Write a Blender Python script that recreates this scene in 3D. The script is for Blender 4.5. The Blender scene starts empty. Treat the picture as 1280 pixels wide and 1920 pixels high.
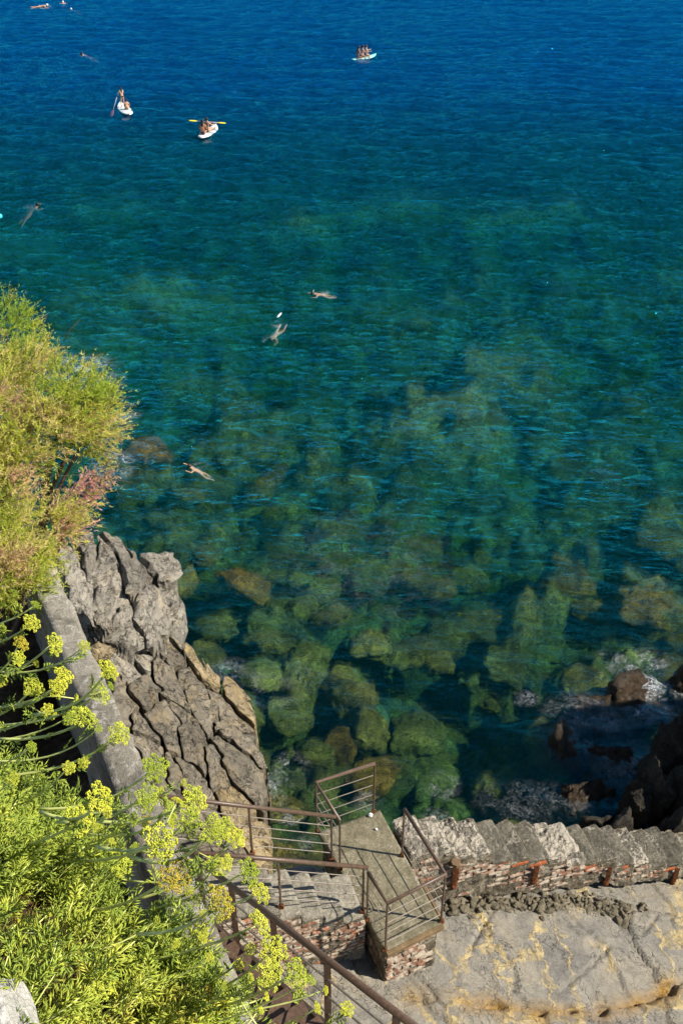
import bpy, bmesh, math, random
import numpy as np
from mathutils import Vector, Matrix, noise as mnoise

# ------------------------------------------------------------------ camera, sky, sun, exposure
scn = bpy.context.scene
CAMH = 15.0
PITCH = math.radians(34.6)
FPX = 1850.0                      # focal length in pixels of the 1280 x 1920 photograph
cam_data = bpy.data.cameras.new('camera')
cam_data.sensor_fit = 'VERTICAL'
cam_data.sensor_height = 36.0
cam_data.sensor_width = 24.0
cam_data.lens = FPX / 1920.0 * 36.0
cam_data.clip_start = 0.05
cam_data.clip_end = 20000.0
cam = bpy.data.objects.new('camera', cam_data)
scn.collection.objects.link(cam)
cam.location = (0, 0, CAMH)
cam.rotation_euler = (math.pi / 2 - PITCH, 0, 0)
scn.camera = cam

SUN_EL = math.radians(42.0)
SUN_AZ = math.radians(-11.0)      # measured from +X towards +Y
world = bpy.data.worlds.new('World')
scn.world = world
world.use_nodes = True
wn = world.node_tree
wn.nodes.clear()
w_out = wn.nodes.new('ShaderNodeOutputWorld')
w_bg = wn.nodes.new('ShaderNodeBackground')
w_sky = wn.nodes.new('ShaderNodeTexSky')
w_sky.sky_type = 'NISHITA'
w_sky.sun_disc = False
w_sky.sun_elevation = SUN_EL
w_sky.sun_rotation = math.pi / 2 - SUN_AZ
w_sky.altitude = 0.0
w_sky.air_density = 1.0
w_sky.dust_density = 0.0
w_sky.ozone_density = 3.0
w_bg.inputs['Strength'].default_value = 0.075
wn.links.new(w_sky.outputs[0], w_bg.inputs['Color'])
wn.links.new(w_bg.outputs[0], w_out.inputs['Surface'])

sun_data = bpy.data.lights.new('sun', 'SUN')
sun_data.energy = 5.0
sun_data.angle = math.radians(0.53)
sun_data.color = (1.0, 0.93, 0.80)
sun = bpy.data.objects.new('sun', sun_data)
scn.collection.objects.link(sun)
sun_dir = Vector((math.cos(SUN_EL) * math.cos(SUN_AZ), math.cos(SUN_EL) * math.sin(SUN_AZ), math.sin(SUN_EL)))
sun.rotation_euler = sun_dir.to_track_quat('Z', 'Y').to_euler()
sun.location = (20, -4, 30)

scn.view_settings.view_transform = 'Standard'
scn.view_settings.look = 'None'
scn.view_settings.exposure = 0.68
scn.view_settings.gamma = 1.0
scn.view_settings.use_curve_mapping = False
scn.render.engine = 'CYCLES'
cy = scn.cycles
cy.use_denoising = True
try:
    cy.denoiser = 'OPENIMAGEDENOISE'
    cy.denoising_input_passes = 'RGB_ALBEDO_NORMAL'
except Exception:
    pass
cy.max_bounces = 8
cy.diffuse_bounces = 2
cy.glossy_bounces = 2
cy.transmission_bounces = 2
cy.volume_bounces = 0
cy.transparent_max_bounces = 12
cy.caustics_reflective = False
cy.caustics_refractive = False
cy.use_adaptive_sampling = True
cy.adaptive_threshold = 0.03
scn.render.film_transparent = False

# ------------------------------------------------------------------ helpers
rng = random.Random(7)
nrg = np.random.default_rng(7)
SP, CP = math.sin(PITCH), math.cos(PITCH)
COL = scn.collection

def ray(u, v):
    a = (u - 640.0) / FPX
    b = (960.0 - v) / FPX
    return Vector((a, CP + b * SP, -SP + b * CP))

def at_z(u, v, z):
    """photograph pixel -> the place on the level plane z that it shows"""
    d = ray(u, v)
    return Vector((0, 0, CAMH)) + d * ((z - CAMH) / d.z)

def at_d(u, v, depth):
    """photograph pixel -> the place at that distance along the view axis"""
    return Vector((0, 0, CAMH)) + ray(u, v) * depth

def tag(o, label=None, cat=None, group=None, kind=None):
    if label: o['label'] = label
    if cat: o['category'] = cat
    if group: o['group'] = group
    if kind: o['kind'] = kind
    return o

def empty(name, loc=(0, 0, 0), rot=(0, 0, 0), parent=None):
    o = bpy.data.objects.new(name, None)
    o.empty_display_size = 0.1
    COL.objects.link(o)
    o.location = loc
    o.rotation_euler = rot
    if parent: o.parent = parent
    return o

def link(name, me, parent=None, loc=None, rot=None, scale=None):
    o = bpy.data.objects.new(name, me)
    COL.objects.link(o)
    if parent: o.parent = parent
    if loc is not None: o.location = loc
    if rot is not None: o.rotation_euler = rot
    if scale is not None: o.scale = scale
    return o

def mesh_np(name, verts, faces, mat=None, smooth=False):
    me = bpy.data.meshes.new(name)
    verts = np.asarray(verts, dtype=np.float32)
    faces = np.asarray(faces, dtype=np.int32)
    k = faces.shape[1]
    me.vertices.add(len(verts))
    me.vertices.foreach_set('co', verts.ravel())
    me.loops.add(faces.size)
    me.loops.foreach_set('vertex_index', faces.ravel())
    me.polygons.add(len(faces))
    me.polygons.foreach_set('loop_start', np.arange(0, faces.size, k, dtype=np.int32))
    me.polygons.foreach_set('loop_total', np.full(len(faces), k, dtype=np.int32))
    if smooth:
        me.polygons.foreach_set('use_smooth', np.ones(len(faces), dtype=bool))
    me.update(calc_edges=True)
    if mat: me.materials.append(mat)
    return me

def mesh_bm(name, bm, mat=None, smooth=False):
    me = bpy.data.meshes.new(name)
    bmesh.ops.recalc_face_normals(bm, faces=bm.faces[:])
    if smooth:
        for f in bm.faces: f.smooth = True
    bm.to_mesh(me)
    bm.free()
    for m in (mat if isinstance(mat, (list, tuple)) else [mat]):
        if m: me.materials.append(m)
    return me

def grid_faces(nr, nc, flip=False):
    i = np.arange(nr - 1)[:, None] * nc + np.arange(nc - 1)[None, :]
    i = i.ravel()
    f = np.stack([i, i + 1, i + nc + 1, i + nc], 1)
    return f[:, ::-1] if flip else f

class PNoise:
    """tileable value/gradient noise on numpy arrays"""
    def __init__(self, seed):
        r = np.random.default_rng(seed)
        self.p = r.permutation(256)
        self.p = np.concatenate([self.p, self.p, self.p])
        g = r.normal(size=(256, 3))
        self.g = g / np.linalg.norm(g, axis=1)[:, None]
    def __call__(self, x, y, z=0.0):
        x, y, z = np.broadcast_arrays(np.asarray(x, float), np.asarray(y, float), np.asarray(z, float))
        xi, yi, zi = np.floor(x).astype(int), np.floor(y).astype(int), np.floor(z).astype(int)
        xf, yf, zf = x - xi, y - yi, z - zi
        u, v, w = [t * t * t * (t * (t * 6 - 15) + 10) for t in (xf, yf, zf)]
        def gr(a, b, c):
            h = self.p[self.p[self.p[(xi + a) & 255] + ((yi + b) & 255)] + ((zi + c) & 255)]
            g = self.g[h]
            return g[..., 0] * (xf - a) + g[..., 1] * (yf - b) + g[..., 2] * (zf - c)
        l = lambda t, a, b: a + t * (b - a)
        return l(w, l(v, l(u, gr(0, 0, 0), gr(1, 0, 0)), l(u, gr(0, 1, 0), gr(1, 1, 0))),
                 l(v, l(u, gr(0, 0, 1), gr(1, 0, 1)), l(u, gr(0, 1, 1), gr(1, 1, 1)))) * 1.6
    def fbm(self, x, y, z=0.0, o=4, lac=2.03, gain=0.5):
        s, a = 0, 1.0
        for k in range(o):
            s = s + a * self(x * lac ** k, y * lac ** k, z * lac ** k + 17.3 * k)
            a *= gain
        return s
    def ridged(self, x, y, z=0.0, o=4, lac=2.1, gain=0.5):
        s, a = 0, 1.0
        for k in range(o):
            s = s + a * (1 - 2 * np.abs(self(x * lac ** k, y * lac ** k, z * lac ** k + 9.1 * k)))
            a *= gain
        return s
PN = PNoise(3)
PN2 = PNoise(11)

# --- material helpers
class Mat:
    def __init__(self, name):
        self.m = bpy.data.materials.new(name)
        self.m.use_nodes = True
        self.t = self.m.node_tree
        self.t.nodes.clear()
        self.out = self.n('ShaderNodeOutputMaterial')
    def n(self, typ, **kw):
        nd = self.t.nodes.new(typ)
        for k, v in kw.items():
            setattr(nd, k, v)
        return nd
    def l(self, a, b):
        self.t.links.new(a, b)
    def set(self, sock, v):
        if hasattr(v, 'is_linked') or hasattr(v, 'links'):
            self.l(v, sock)
        elif isinstance(v, (tuple, list)) and len(v) == 3 and sock.type == 'RGBA':
            sock.default_value = (*v, 1)
        else:
            sock.default_value = v
    def coord(self, kind='Object'):
        return self.n('ShaderNodeTexCoord').outputs[kind]
    def pos(self):
        return self.n('ShaderNodeNewGeometry').outputs['Position']
    def normal(self):
        return self.n('ShaderNodeNewGeometry').outputs['Normal']
    def mapping(self, v, scale=(1, 1, 1), rot=(0, 0, 0), loc=(0, 0, 0)):
        m = self.n('ShaderNodeMapping')
        self.l(v, m.inputs['Vector'])
        m.inputs['Scale'].default_value = scale
        m.inputs['Rotation'].default_value = rot
        m.inputs['Location'].default_value = loc
        return m.outputs[0]
    def noise(self, v, scale, detail=4, rough=0.55, dist=0.0, out='Fac'):
        n = self.n('ShaderNodeTexNoise')
        if v is not None: self.l(v, n.inputs['Vector'])
        n.inputs['Scale'].default_value = scale
        n.inputs['Detail'].default_value = detail
        n.inputs['Roughness'].default_value = rough
        n.inputs['Distortion'].default_value = dist
        return n.outputs[out]
    def voro(self, v, scale, feature='F1', out='Distance', rand=1.0):
        n = self.n('ShaderNodeTexVoronoi', feature=feature)
        if v is not None: self.l(v, n.inputs['Vector'])
        n.inputs['Scale'].default_value = scale
        n.inputs['Randomness'].default_value = rand
        return n.outputs[out]
    def ramp(self, f, stops, interp='LINEAR'):
        r = self.n('ShaderNodeValToRGB')
        r.color_ramp.interpolation = interp
        e = r.color_ramp.elements
        while len(e) < len(stops): e.new(0.5)
        for k, (p, c) in enumerate(stops):
            e[k].position = p
            if isinstance(c, (int, float)): c = (c, c, c)
            e[k].color = (*c, 1)
        self.l(f, r.inputs[0])
        return r.outputs[0]
    def math(self, op, a, b=None, clamp=False):
        m = self.n('ShaderNodeMath', operation=op)
        m.use_clamp = clamp
        self.set(m.inputs[0], a)
        if b is not None: self.set(m.inputs[1], b)
        return m.outputs[0]
    def mix(self, f, a, b, blend='MIX'):
        m = self.n('ShaderNodeMix', data_type='RGBA', blend_type=blend)
        self.set(m.inputs[0], f)
        self.set(m.inputs[6], a)
        self.set(m.inputs[7], b)
        return m.outputs[2]
    def attr(self, name, out='Fac'):
        a = self.n('ShaderNodeAttribute')
        a.attribute_name = name
        return a.outputs[out]
    def objrand(self):
        return self.n('ShaderNodeObjectInfo').outputs['Random']
    def sep(self, v):
        s = self.n('ShaderNodeSeparateXYZ')
        self.l(v, s.inputs[0])
        return s.outputs
    def vadd(self, a, b, op='ADD'):
        m = self.n('ShaderNodeVectorMath', operation=op)
        self.set(m.inputs[0], a)
        self.set(m.inputs[1], b)
        return m.outputs[0]
    def bump(self, h, strength=0.5, dist=0.02, normal=None):
        b = self.n('ShaderNodeBump')
        b.inputs['Strength'].default_value = strength
        b.inputs['Distance'].default_value = dist
        self.l(h, b.inputs['Height'])
        if normal is not None: self.l(normal, b.inputs['Normal'])
        return b.outputs[0]
    def principled(self, color, rough=0.8, bump=None, spec=0.3, metal=0.0, **kw):
        p = self.n('ShaderNodeBsdfPrincipled')
        self.set(p.inputs['Base Color'], color)
        self.set(p.inputs['Roughness'], rough)
        self.set(p.inputs['Specular IOR Level'], spec)
        self.set(p.inputs['Metallic'], metal)
        for k, v in kw.items(): self.set(p.inputs[k], v)
        if bump is not None: self.l(bump, p.inputs['Normal'])
        self.l(p.outputs[0], self.out.inputs['Surface'])
        return p

def smooth(a, b, x):
    t = np.clip((x - a) / (b - a), 0, 1)
    return t * t * (3 - 2 * t)

# ------------------------------------------------------------------ seabed, stones on it, sea
def weed_nodes(M):
    """mottled weed: everything is drawn out into wavering tufts"""
    P = M.pos()
    off = M.vadd(M.noise(P, 1.1, 5, 0.65, out='Color'), (0.5, 0.5, 0.5), 'SUBTRACT')
    off2 = M.vadd(M.noise(M.mapping(P, (0.7, 1.6, 1.0)), 3.4, 3, 0.6, out='Color'), (0.5, 0.5, 0.5), 'SUBTRACT')
    w = M.vadd(P, M.vadd(off, (1.1, 1.1, 0.6), 'MULTIPLY'))
    w = M.vadd(w, M.vadd(off2, (0.55, 0.55, 0.3), 'MULTIPLY'))
    n1 = M.noise(w, 0.8, 6, 0.62, 0.5)
    n2 = M.noise(M.mapping(w, (0.75, 1.35, 1.0)), 4.6, 6, 0.72, 1.2)
    return P, w, n1, n2

def mat_seabed():
    M = Mat('seabed_algae_rock')
    P, w, n1, n2 = weed_nodes(M)
    n3 = M.noise(P, 0.22, 3)
    col = M.ramp(n1, [(0.30, (0.030, 0.026, 0.008)), (0.46, (0.105, 0.088, 0.022)), (0.60, (0.21, 0.18, 0.05)), (0.78, (0.34, 0.31, 0.12))])
    col2 = M.ramp(n2, [(0.36, (0.08, 0.09, 0.07)), (0.46, (0.60, 0.60, 0.50)), (0.54, (1.1, 1.07, 0.85)), (0.68, (2.6, 2.5, 1.9))])
    c = M.mix(1.0, col, col2, 'MULTIPLY')
    sand = M.ramp(n3, [(0.52, 0.0), (0.62, 1.0)])
    nz = M.sep(M.normal())[2]
    flat = M.ramp(nz, [(0.80, 0.0), (0.96, 1.0)])
    c = M.mix(M.math('MULTIPLY', sand, M.math('MULTIPLY', flat, 0.6)), c, (0.34, 0.34, 0.23))
    c = M.mix(M.math('MULTIPLY', M.attr('pale'), M.ramp(n2, [(0.43, 0.0), (0.56, 0.85)])), c, (0.70, 0.62, 0.27))
    M.principled(c, 0.9, M.bump(n2, 1.0, 0.22), 0.1)
    return M.m

def mat_stone():
    M = Mat('submerged_stone')
    P, w, n1, n2 = weed_nodes(M)
    R = M.objrand()
    brown = M.ramp(n1, [(0.3, (0.035, 0.020, 0.005)), (0.5, (0.17, 0.095, 0.018)), (0.72, (0.34, 0.21, 0.04))])
    olive = M.ramp(n1, [(0.3, (0.030, 0.028, 0.009)), (0.5, (0.12, 0.108, 0.026)), (0.72, (0.28, 0.25, 0.075))])
    c = M.mix(M.ramp(R, [(0.15, 0.0), (0.55, 1.0)]), brown, olive)
    c = M.mix(1.0, c, M.ramp(n2, [(0.36, (0.08, 0.08, 0.06)), (0.46, (0.60, 0.58, 0.46)), (0.54, (1.15, 1.08, 0.85)), (0.70, (2.4, 2.2, 1.7))]), 'MULTIPLY')
    M.principled(c, 0.9, M.bump(n2, 1.0, 0.16), 0.1)
    return M.m

# shallow heads of rock under water: pixel centre, pixel half sizes, depth of the top in metres
HEADS = [
    (835, 752, 130, 60, 1.0), (935, 690, 105, 42, 1.15), (1000, 618, 80, 30, 1.2), (770, 800, 90, 30, 1.45), (900, 800, 80, 30, 1.4),
    (560, 380, 90, 12, 0.9), (930, 354, 95, 14, 0.7), (1040, 372, 90, 14, 1.6), (760, 372, 120, 12, 2.0), (640, 398, 150, 14, 2.4),
    (315, 478, 60, 14, 0.7), (250, 520, 110, 28, 1.5), (330, 560, 150, 30, 1.9), (190, 380, 100, 16, 2.2),
    (110, 30, 150, 14, 1.3),
    (380, 715, 95, 28, 1.9), (500, 800, 50, 30, 2.0), (120, 640, 120, 30, 2.0),
    (1245, 1000, 60, 45, 1.2), (1225, 1125, 75, 60, 0.8), (1060, 1075, 50, 30, 1.1),
    (300, 975, 60, 30, 1.6), (345, 925, 50, 25, 1.4), (250, 830, 60, 45, 0.25),
]
def worley(x, y, cell, seed):
    r = np.random.default_rng(seed)
    T = r.random((128, 128, 3))
    gx, gy = x / cell, y / cell
    ix, iy = np.floor(gx).astype(int), np.floor(gy).astype(int)
    f1 = np.full(x.shape, 9.0); hid = np.zeros_like(x)
    for a in (-1, 0, 1):
        for b in (-1, 0, 1):
            q = T[(ix + a) % 128, (iy + b) % 128]
            d = np.hypot(ix + a + q[:, 0] - gx, iy + b + q[:, 1] - gy)
            m = d < f1
            f1 = np.where(m, d, f1); hid = np.where(m, q[:, 2], hid)
    return f1, hid

def head_list():
    out = []
    for (u, v, ru, rv, top) in HEADS:
        c = at_z(u, v, -top)
        rx = abs(at_z(u + ru, v, -top).x - c.x)
        ry = abs(at_z(u, v - rv, -top).y - at_z(u, v + rv, -top).y) * 0.5
        out.append((c.x, c.y, rx, ry, top))
    return out
HEADW = head_list()

def base_depth(y):
    return 1.55 + 0.6 * smooth(18, 30, y) + 0.022 * np.maximum(y - 14, 0) + 5.0 * smooth(70, 110, y) + 9 * smooth(95, 150, y)

def depth_smooth(x, y):
    d = base_depth(y)
    for (cx, cy, rx, ry, top) in HEADW:
        q = np.sqrt(((x - cx) / rx) ** 2 + ((y - cy) / ry) ** 2)
        w = 1 - smooth(0.2, 1.5, q)
        d = d * (1 - w) + np.minimum(d, top) * w
    return d

def seabed_z(x, y):
    x = np.asarray(x, float).ravel(); y = np.asarray(y, float).ravel()
    d = base_depth(y)
    d = d + 0.9 * PN.fbm(x * 0.16, y * 0.13, 2.0, 3) + 0.6 * PN.ridged(x * 0.36, y * 0.33, 5.0, 4)
    d = d + 0.15 * PN2.fbm(x * 1.2, y * 1.2, 1.0, 2)
    wx = x + 0.22 * PN.fbm(x * 1.1, y * 1.1, 12.0, 3); wy = y + 0.22 * PN2.fbm(x * 1.1, y * 1.1, 13.0, 3)
    near = 1 - smooth(26, 60, y)
    for cell, amp, sd in ((1.25, 0.75, 3), (0.62, 0.38, 4)):
        f1, hid = worley(wx, wy, cell, sd)
        d = d - near * amp * np.sqrt(np.clip(1 - (f1 / 0.72) ** 2, 0, 1)) * (0.35 + 0.65 * hid)
    for (cx, cy, rx, ry, top) in HEADW:
        k = np.nonzero((np.abs(x - cx) < rx * 2) & (np.abs(y - cy) < ry * 2))[0]
        if not len(k): continue
        xx, yy = x[k], y[k]
        q = np.sqrt(((xx - cx) / rx) ** 2 + ((yy - cy) / ry) ** 2) + 0.55 * PN2.fbm(xx * 0.45, yy * 0.45, 4.0, 4)
        w = 1 - smooth(0.45, 1.45, q) if cy < 36 else np.exp(-1.3 * q ** 2)
        if cy >= 36: top = max(top, 1.75)
        fy = min(1.0, 22.0 / max(cy, 22.0))
        tt = top + (0.25 + 0.45 * fy) * (PN2.fbm(xx * 0.8 * fy, yy * 0.8 * fy, 8.0, 4) + 0.25)
        d[k] = d[k] * (1 - w) + np.minimum(d[k], tt) * w
    d = d - 1.0 * smooth(15, 10, y)
    return -np.maximum(d, 0.12 + 0.5 * smooth(20, 40, y))

def build_seabed():
    ys = [3.0]
    while ys[-1] < 170: ys.append(ys[-1] + max(0.10, 0.0055 * ys[-1]))
    ys = np.array(ys)
    nc = 330
    t = np.linspace(-1, 1, nc)
    half = 9 + 0.46 * ys
    X = t[None, :] * half[:, None]
    Y = np.repeat(ys[:, None], nc, 1)
    Z = seabed_z(X, Y).reshape(X.shape)
    # skirt to the far sea floor
    V = np.stack([X, Y, Z], 2).reshape(-1, 3)
    me = mesh_np('seabed', V, grid_faces(len(ys), nc), mat_seabed(), True)
    pale = np.zeros_like(X)
    for (cx, cy, rx, ry, top) in HEADW:
        q = np.sqrt(((X - cx) / rx) ** 2 + ((Y - cy) / ry) ** 2)
        pale = np.maximum(pale, (1 - smooth(0.3, 1.25, q)) * float(0.30 + 0.50 * smooth(36, 52, np.array(cy)) if cy > 26 else 0.0))
    at = me.attributes.new('pale', 'FLOAT', 'POINT')
    at.data.foreach_set('value', pale.ravel().astype(np.float32))
    o = link('seabed', me)
    tag(o, kind='structure')
    far = mesh_np('deep_seabed', [(-6000, -2, -24), (6000, -2, -24), (6000, 9000, -24), (-6000, 9000, -24)], [(0, 1, 2, 3)], bpy.data.materials['seabed_algae_rock'])
    tag(link('deep_seabed', far), kind='structure')
    return o

def rock_mesh(name, seed, sub=3, mat=None, rough=0.25, flat=0.75, facet=6, scale=1.0, smoothf=True, fine=0.05):
    """a boulder: a sphere cut by random planes, then worn and roughened"""
    r = np.random.default_rng(seed)
    bm = bmesh.new()
    bmesh.ops.create_icosphere(bm, subdivisions=sub, radius=1.0)
    co = np.array([v.co[:] for v in bm.verts])
    for k in range(facet):
        n = r.normal(size=3); n /= np.linalg.norm(n)
        dcut = r.uniform(0.55, 0.85)
        ov = co @ n - dcut
        co = co - np.where(ov > 0, ov * 0.85, 0)[:, None] * n
    off = r.uniform(0, 50, 3)
    nn = co / np.maximum(np.linalg.norm(co, axis=1)[:, None], 1e-6)
    dsp = rough * PN.fbm(co[:, 0] * 1.3 + off[0], co[:, 1] * 1.3 + off[1], co[:, 2] * 1.3 + off[2], 4) + fine * PN2.ridged(co[:, 0] * 4 + off[0], co[:, 1] * 4, co[:, 2] * 4, 3)
    co = co + nn * dsp[:, None]
    co[:, 2] *= flat
    for v, c in zip(bm.verts, co * scale): v.co = c
    return mesh_bm(name, bm, mat, smoothf)

def build_stones(seabed):
    m = mat_stone()
    meshes = [rock_mesh('stone_%d' % k, 40 + k, 4, m, 0.24, 0.7, 9, fine=0.09) for k in range(8)]
    r = random.Random(21)
    spots = []
    # named stones that stand out: pixel, half width in px, half height, depth of top
    big = [(452, 1078, 55, 28, 0.5, 0.1), (690, 1192, 44, 28, 0.6, 0.1), (765, 1203, 52, 32, 0.7, 0.2), (815, 1228, 34, 28, 0.8, 0.2), (664, 1292, 42, 38, 0.5, 0.15), (694, 1352, 42, 42, 0.5, 0.1), (640, 1385, 34, 38, 0.6, 0.1), (640, 1260, 40, 50, 0.8, 0.25),
           (610, 1090, 36, 26, 1.0, 0.9), (640, 1045, 50, 24, 1.2, 0.5), (560, 1130, 40, 26, 1.0, 0.5), (620, 1140, 38, 24, 1.0, 0.9), (505, 1190, 50, 30, 0.9, 0.1),
           (400, 1160, 48, 28, 0.8, 0.1), (385, 1215, 34, 26, 0.6, 0.2), (490, 1250, 50, 36, 0.8, 0.1), (880, 1070, 46, 24, 1.2, 0.5), (820, 1085, 36, 24, 1.2, 0.5),
           (700, 1065, 50, 26, 1.2, 0.9), (770, 1075, 30, 22, 1.3, 0.5), (950, 1235, 45, 42, 0.9, 0.5), (1060, 1080, 50, 28, 0.9, 0.5), (495, 890, 32, 36, 1.0, 0.9),
           (345, 915, 40, 16, 1.0, 0.5), (300, 965, 45, 20, 1.2, 0.5), (430, 1300, 46, 40, 0.7, 0.1), (540, 1330, 42, 40, 0.7, 0.2), (590, 1400, 40, 40, 0.7, 0.5),
           (700, 1440, 50, 46, 0.6, 0.5), (935, 1455, 50, 36, 0.9, 0.5), (1035, 1370, 50, 46, 0.4, 0.1), (1100, 1270, 50, 34, 0.5, 0.1), (1215, 1115, 70, 44, 0.5, 0.2),
           (1245, 1000, 60, 30, 0.8, 0.5), (985, 1545, 50, 20, 0.6, 0.1), (900, 1150, 60, 30, 1.2, 0.5), (1110, 1130, 36, 20, 1.0, 0.5), (560, 1040, 40, 22, 1.4, 0.5),
           (835, 1180, 60, 34, 1.3, 0.5), (525, 1500, 60, 26, 0.15, 0.1), (470, 1420, 40, 40, 0.5, 0.1), (340, 1080, 30, 30, 0.3, 0.1), (270, 830, 40, 30, 0.15, 0.1)]
    for (u, v, ru, rv, dep, tone) in big:
        c = at_z(u, v, -dep)
        rx = abs(at_z(u + ru, v, -dep).x - c.x)
        ry = 0.5 * abs(at_z(u, v - rv, -dep).y - at_z(u, v + rv, -dep).y)
        spots.append((c.x, c.y, -dep - 0.08, rx * 1.0, ry * 0.9, r.uniform(-0.5, 0.5)))
    tries = 0
    while len(spots) < 190 and tries < 4000:
        tries += 1
        u = r.uniform(140, 1290)
        v = r.uniform(800, 1560) if r.random() < 0.8 else r.uniform(580, 800)
        c = at_z(u, v, -1.8)
        s = r.uniform(0.14, 0.60) * (1 + 0.3 * max(0, (c.y - 14) / 10))
        if any((c.x - q[0]) ** 2 + (c.y - q[1]) ** 2 < (0.62 * (s + min(q[3], q[4]))) ** 2 for q in spots): continue
        spots.append((c.x, c.y, None, s * r.uniform(0.85, 1.3), s * r.uniform(0.8, 1.2), r.uniform(0, 6.28)))
    zs = seabed_z([q[0] for q in spots], [q[1] for q in spots])
    for (x, y, ztop, rx, ry, rot), zb in zip(spots, zs):
        if ztop is None: ztop = min(-0.6, float(zb) + 0.38 * min(rx, ry))
        hz = max(0.55 * min(rx, ry), 0.5 * (rx + ry) * 0.6)
        o = link('stone', r.choice(meshes), seabed, (x, y, ztop - hz * 0.72), (r.uniform(-.2, .2), r.uniform(-.2, .2), rot), (rx, ry, hz))

# --- the sea
def wave_h(x, y):
    """trochoidal chop: height and the sideways shift that sharpens the crests"""
    r = np.random.default_rng(5)
    h = np.zeros_like(x); sx = np.zeros_like(x); sy = np.zeros_like(x)
    amp = 0.36 + 0.64 * smooth(15, 46, y)
    lams = np.exp(np.linspace(math.log(0.36), math.log(5.5), 70))
    wx = x + 0.35 * PN.fbm(x * 0.16, y * 0.16, 3.0, 2); wy = y + 0.35 * PN2.fbm(x * 0.14, y * 0.14, 6.0, 2)
    for k, lam in enumerate(lams):
        th = math.radians(-98) + r.normal() * (0.55 if lam < 1.0 else 0.36)
        kk = 2 * math.pi / lam
        a = 0.0135 * lam ** 0.90 * (0.6 + 0.8 * r.random())
        if lam > 2.2: a *= 0.40
        ph = kk * (wx * math.cos(th) + wy * math.sin(th)) + r.uniform(0, 6.28)
        cut = np.clip(1.6 - 0.0085 * y / lam, 0, 1) if lam < 1.5 else 1.0
        h = h + a * cut * np.sin(ph)
        c = a * cut * np.cos(ph)
        sx = sx + c * math.cos(th); sy = sy + c * math.sin(th)
    patch = 0.65 + 0.65 * np.clip(PN.fbm(x * 0.07, y * 0.05, 31.0, 3) + 0.4, 0, 1.4)
    g = amp * patch
    lim = lambda q: 0.22 * np.tanh(q / 0.22)
    return lim(h * g), lim(sx * g) * 0.65, lim(sy * g) * 0.65

FOAM = [  # pixel centre, half sizes, strength: broken water along the rocks
    (120, 690, 130, 40, 0.78), (180, 720, 70, 40, 0.7), (215, 870, 60, 40, 0.68), (235, 780, 40, 26, 0.55),
    (545, 1440, 50, 45, 0.52), (545, 1530, 36, 26, 0.52), (815, 1525, 40, 16, 0.6), (575, 1575, 26, 26, 0.42),
    (1230, 1265, 70, 46, 0.75), (1200, 1330, 60, 50, 0.6), (1110, 1390, 50, 26, 0.62), (1150, 1240, 60, 30, 0.5), (1215, 1500, 40, 16, 0.62),
    (1250, 1330, 40, 40, 0.8), (1100, 1360, 120, 90, 0.42), (1180, 1430, 90, 70, 0.40), (1000, 1500, 160, 60, 0.25),
    (372, 872, 26, 12, 0.55), (606, 549, 16, 6, 0.6), (520, 606, 16, 8, 0.62), (55, 386, 20, 6, 0.6), (80, 13, 22, 5, 0.85), (236, 220, 12, 5, 0.6), (390, 263, 14, 5, 0.5), (682, 117, 20, 4, 0.5),
    (1225, 1270, 90, 70, 0.8), (1240, 1310, 60, 60, 0.85), (500, 1490, 50, 60, 0.5), (430, 1260, 60, 40, 0.3),
    (690, 1500, 40, 30, 0.4), (830, 1470, 50, 40, 0.36), (985, 1310, 40, 20, 0.33), (680, 1060, 300, 200, 0.12), (500, 1290, 120, 60, 0.2),
]
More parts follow.
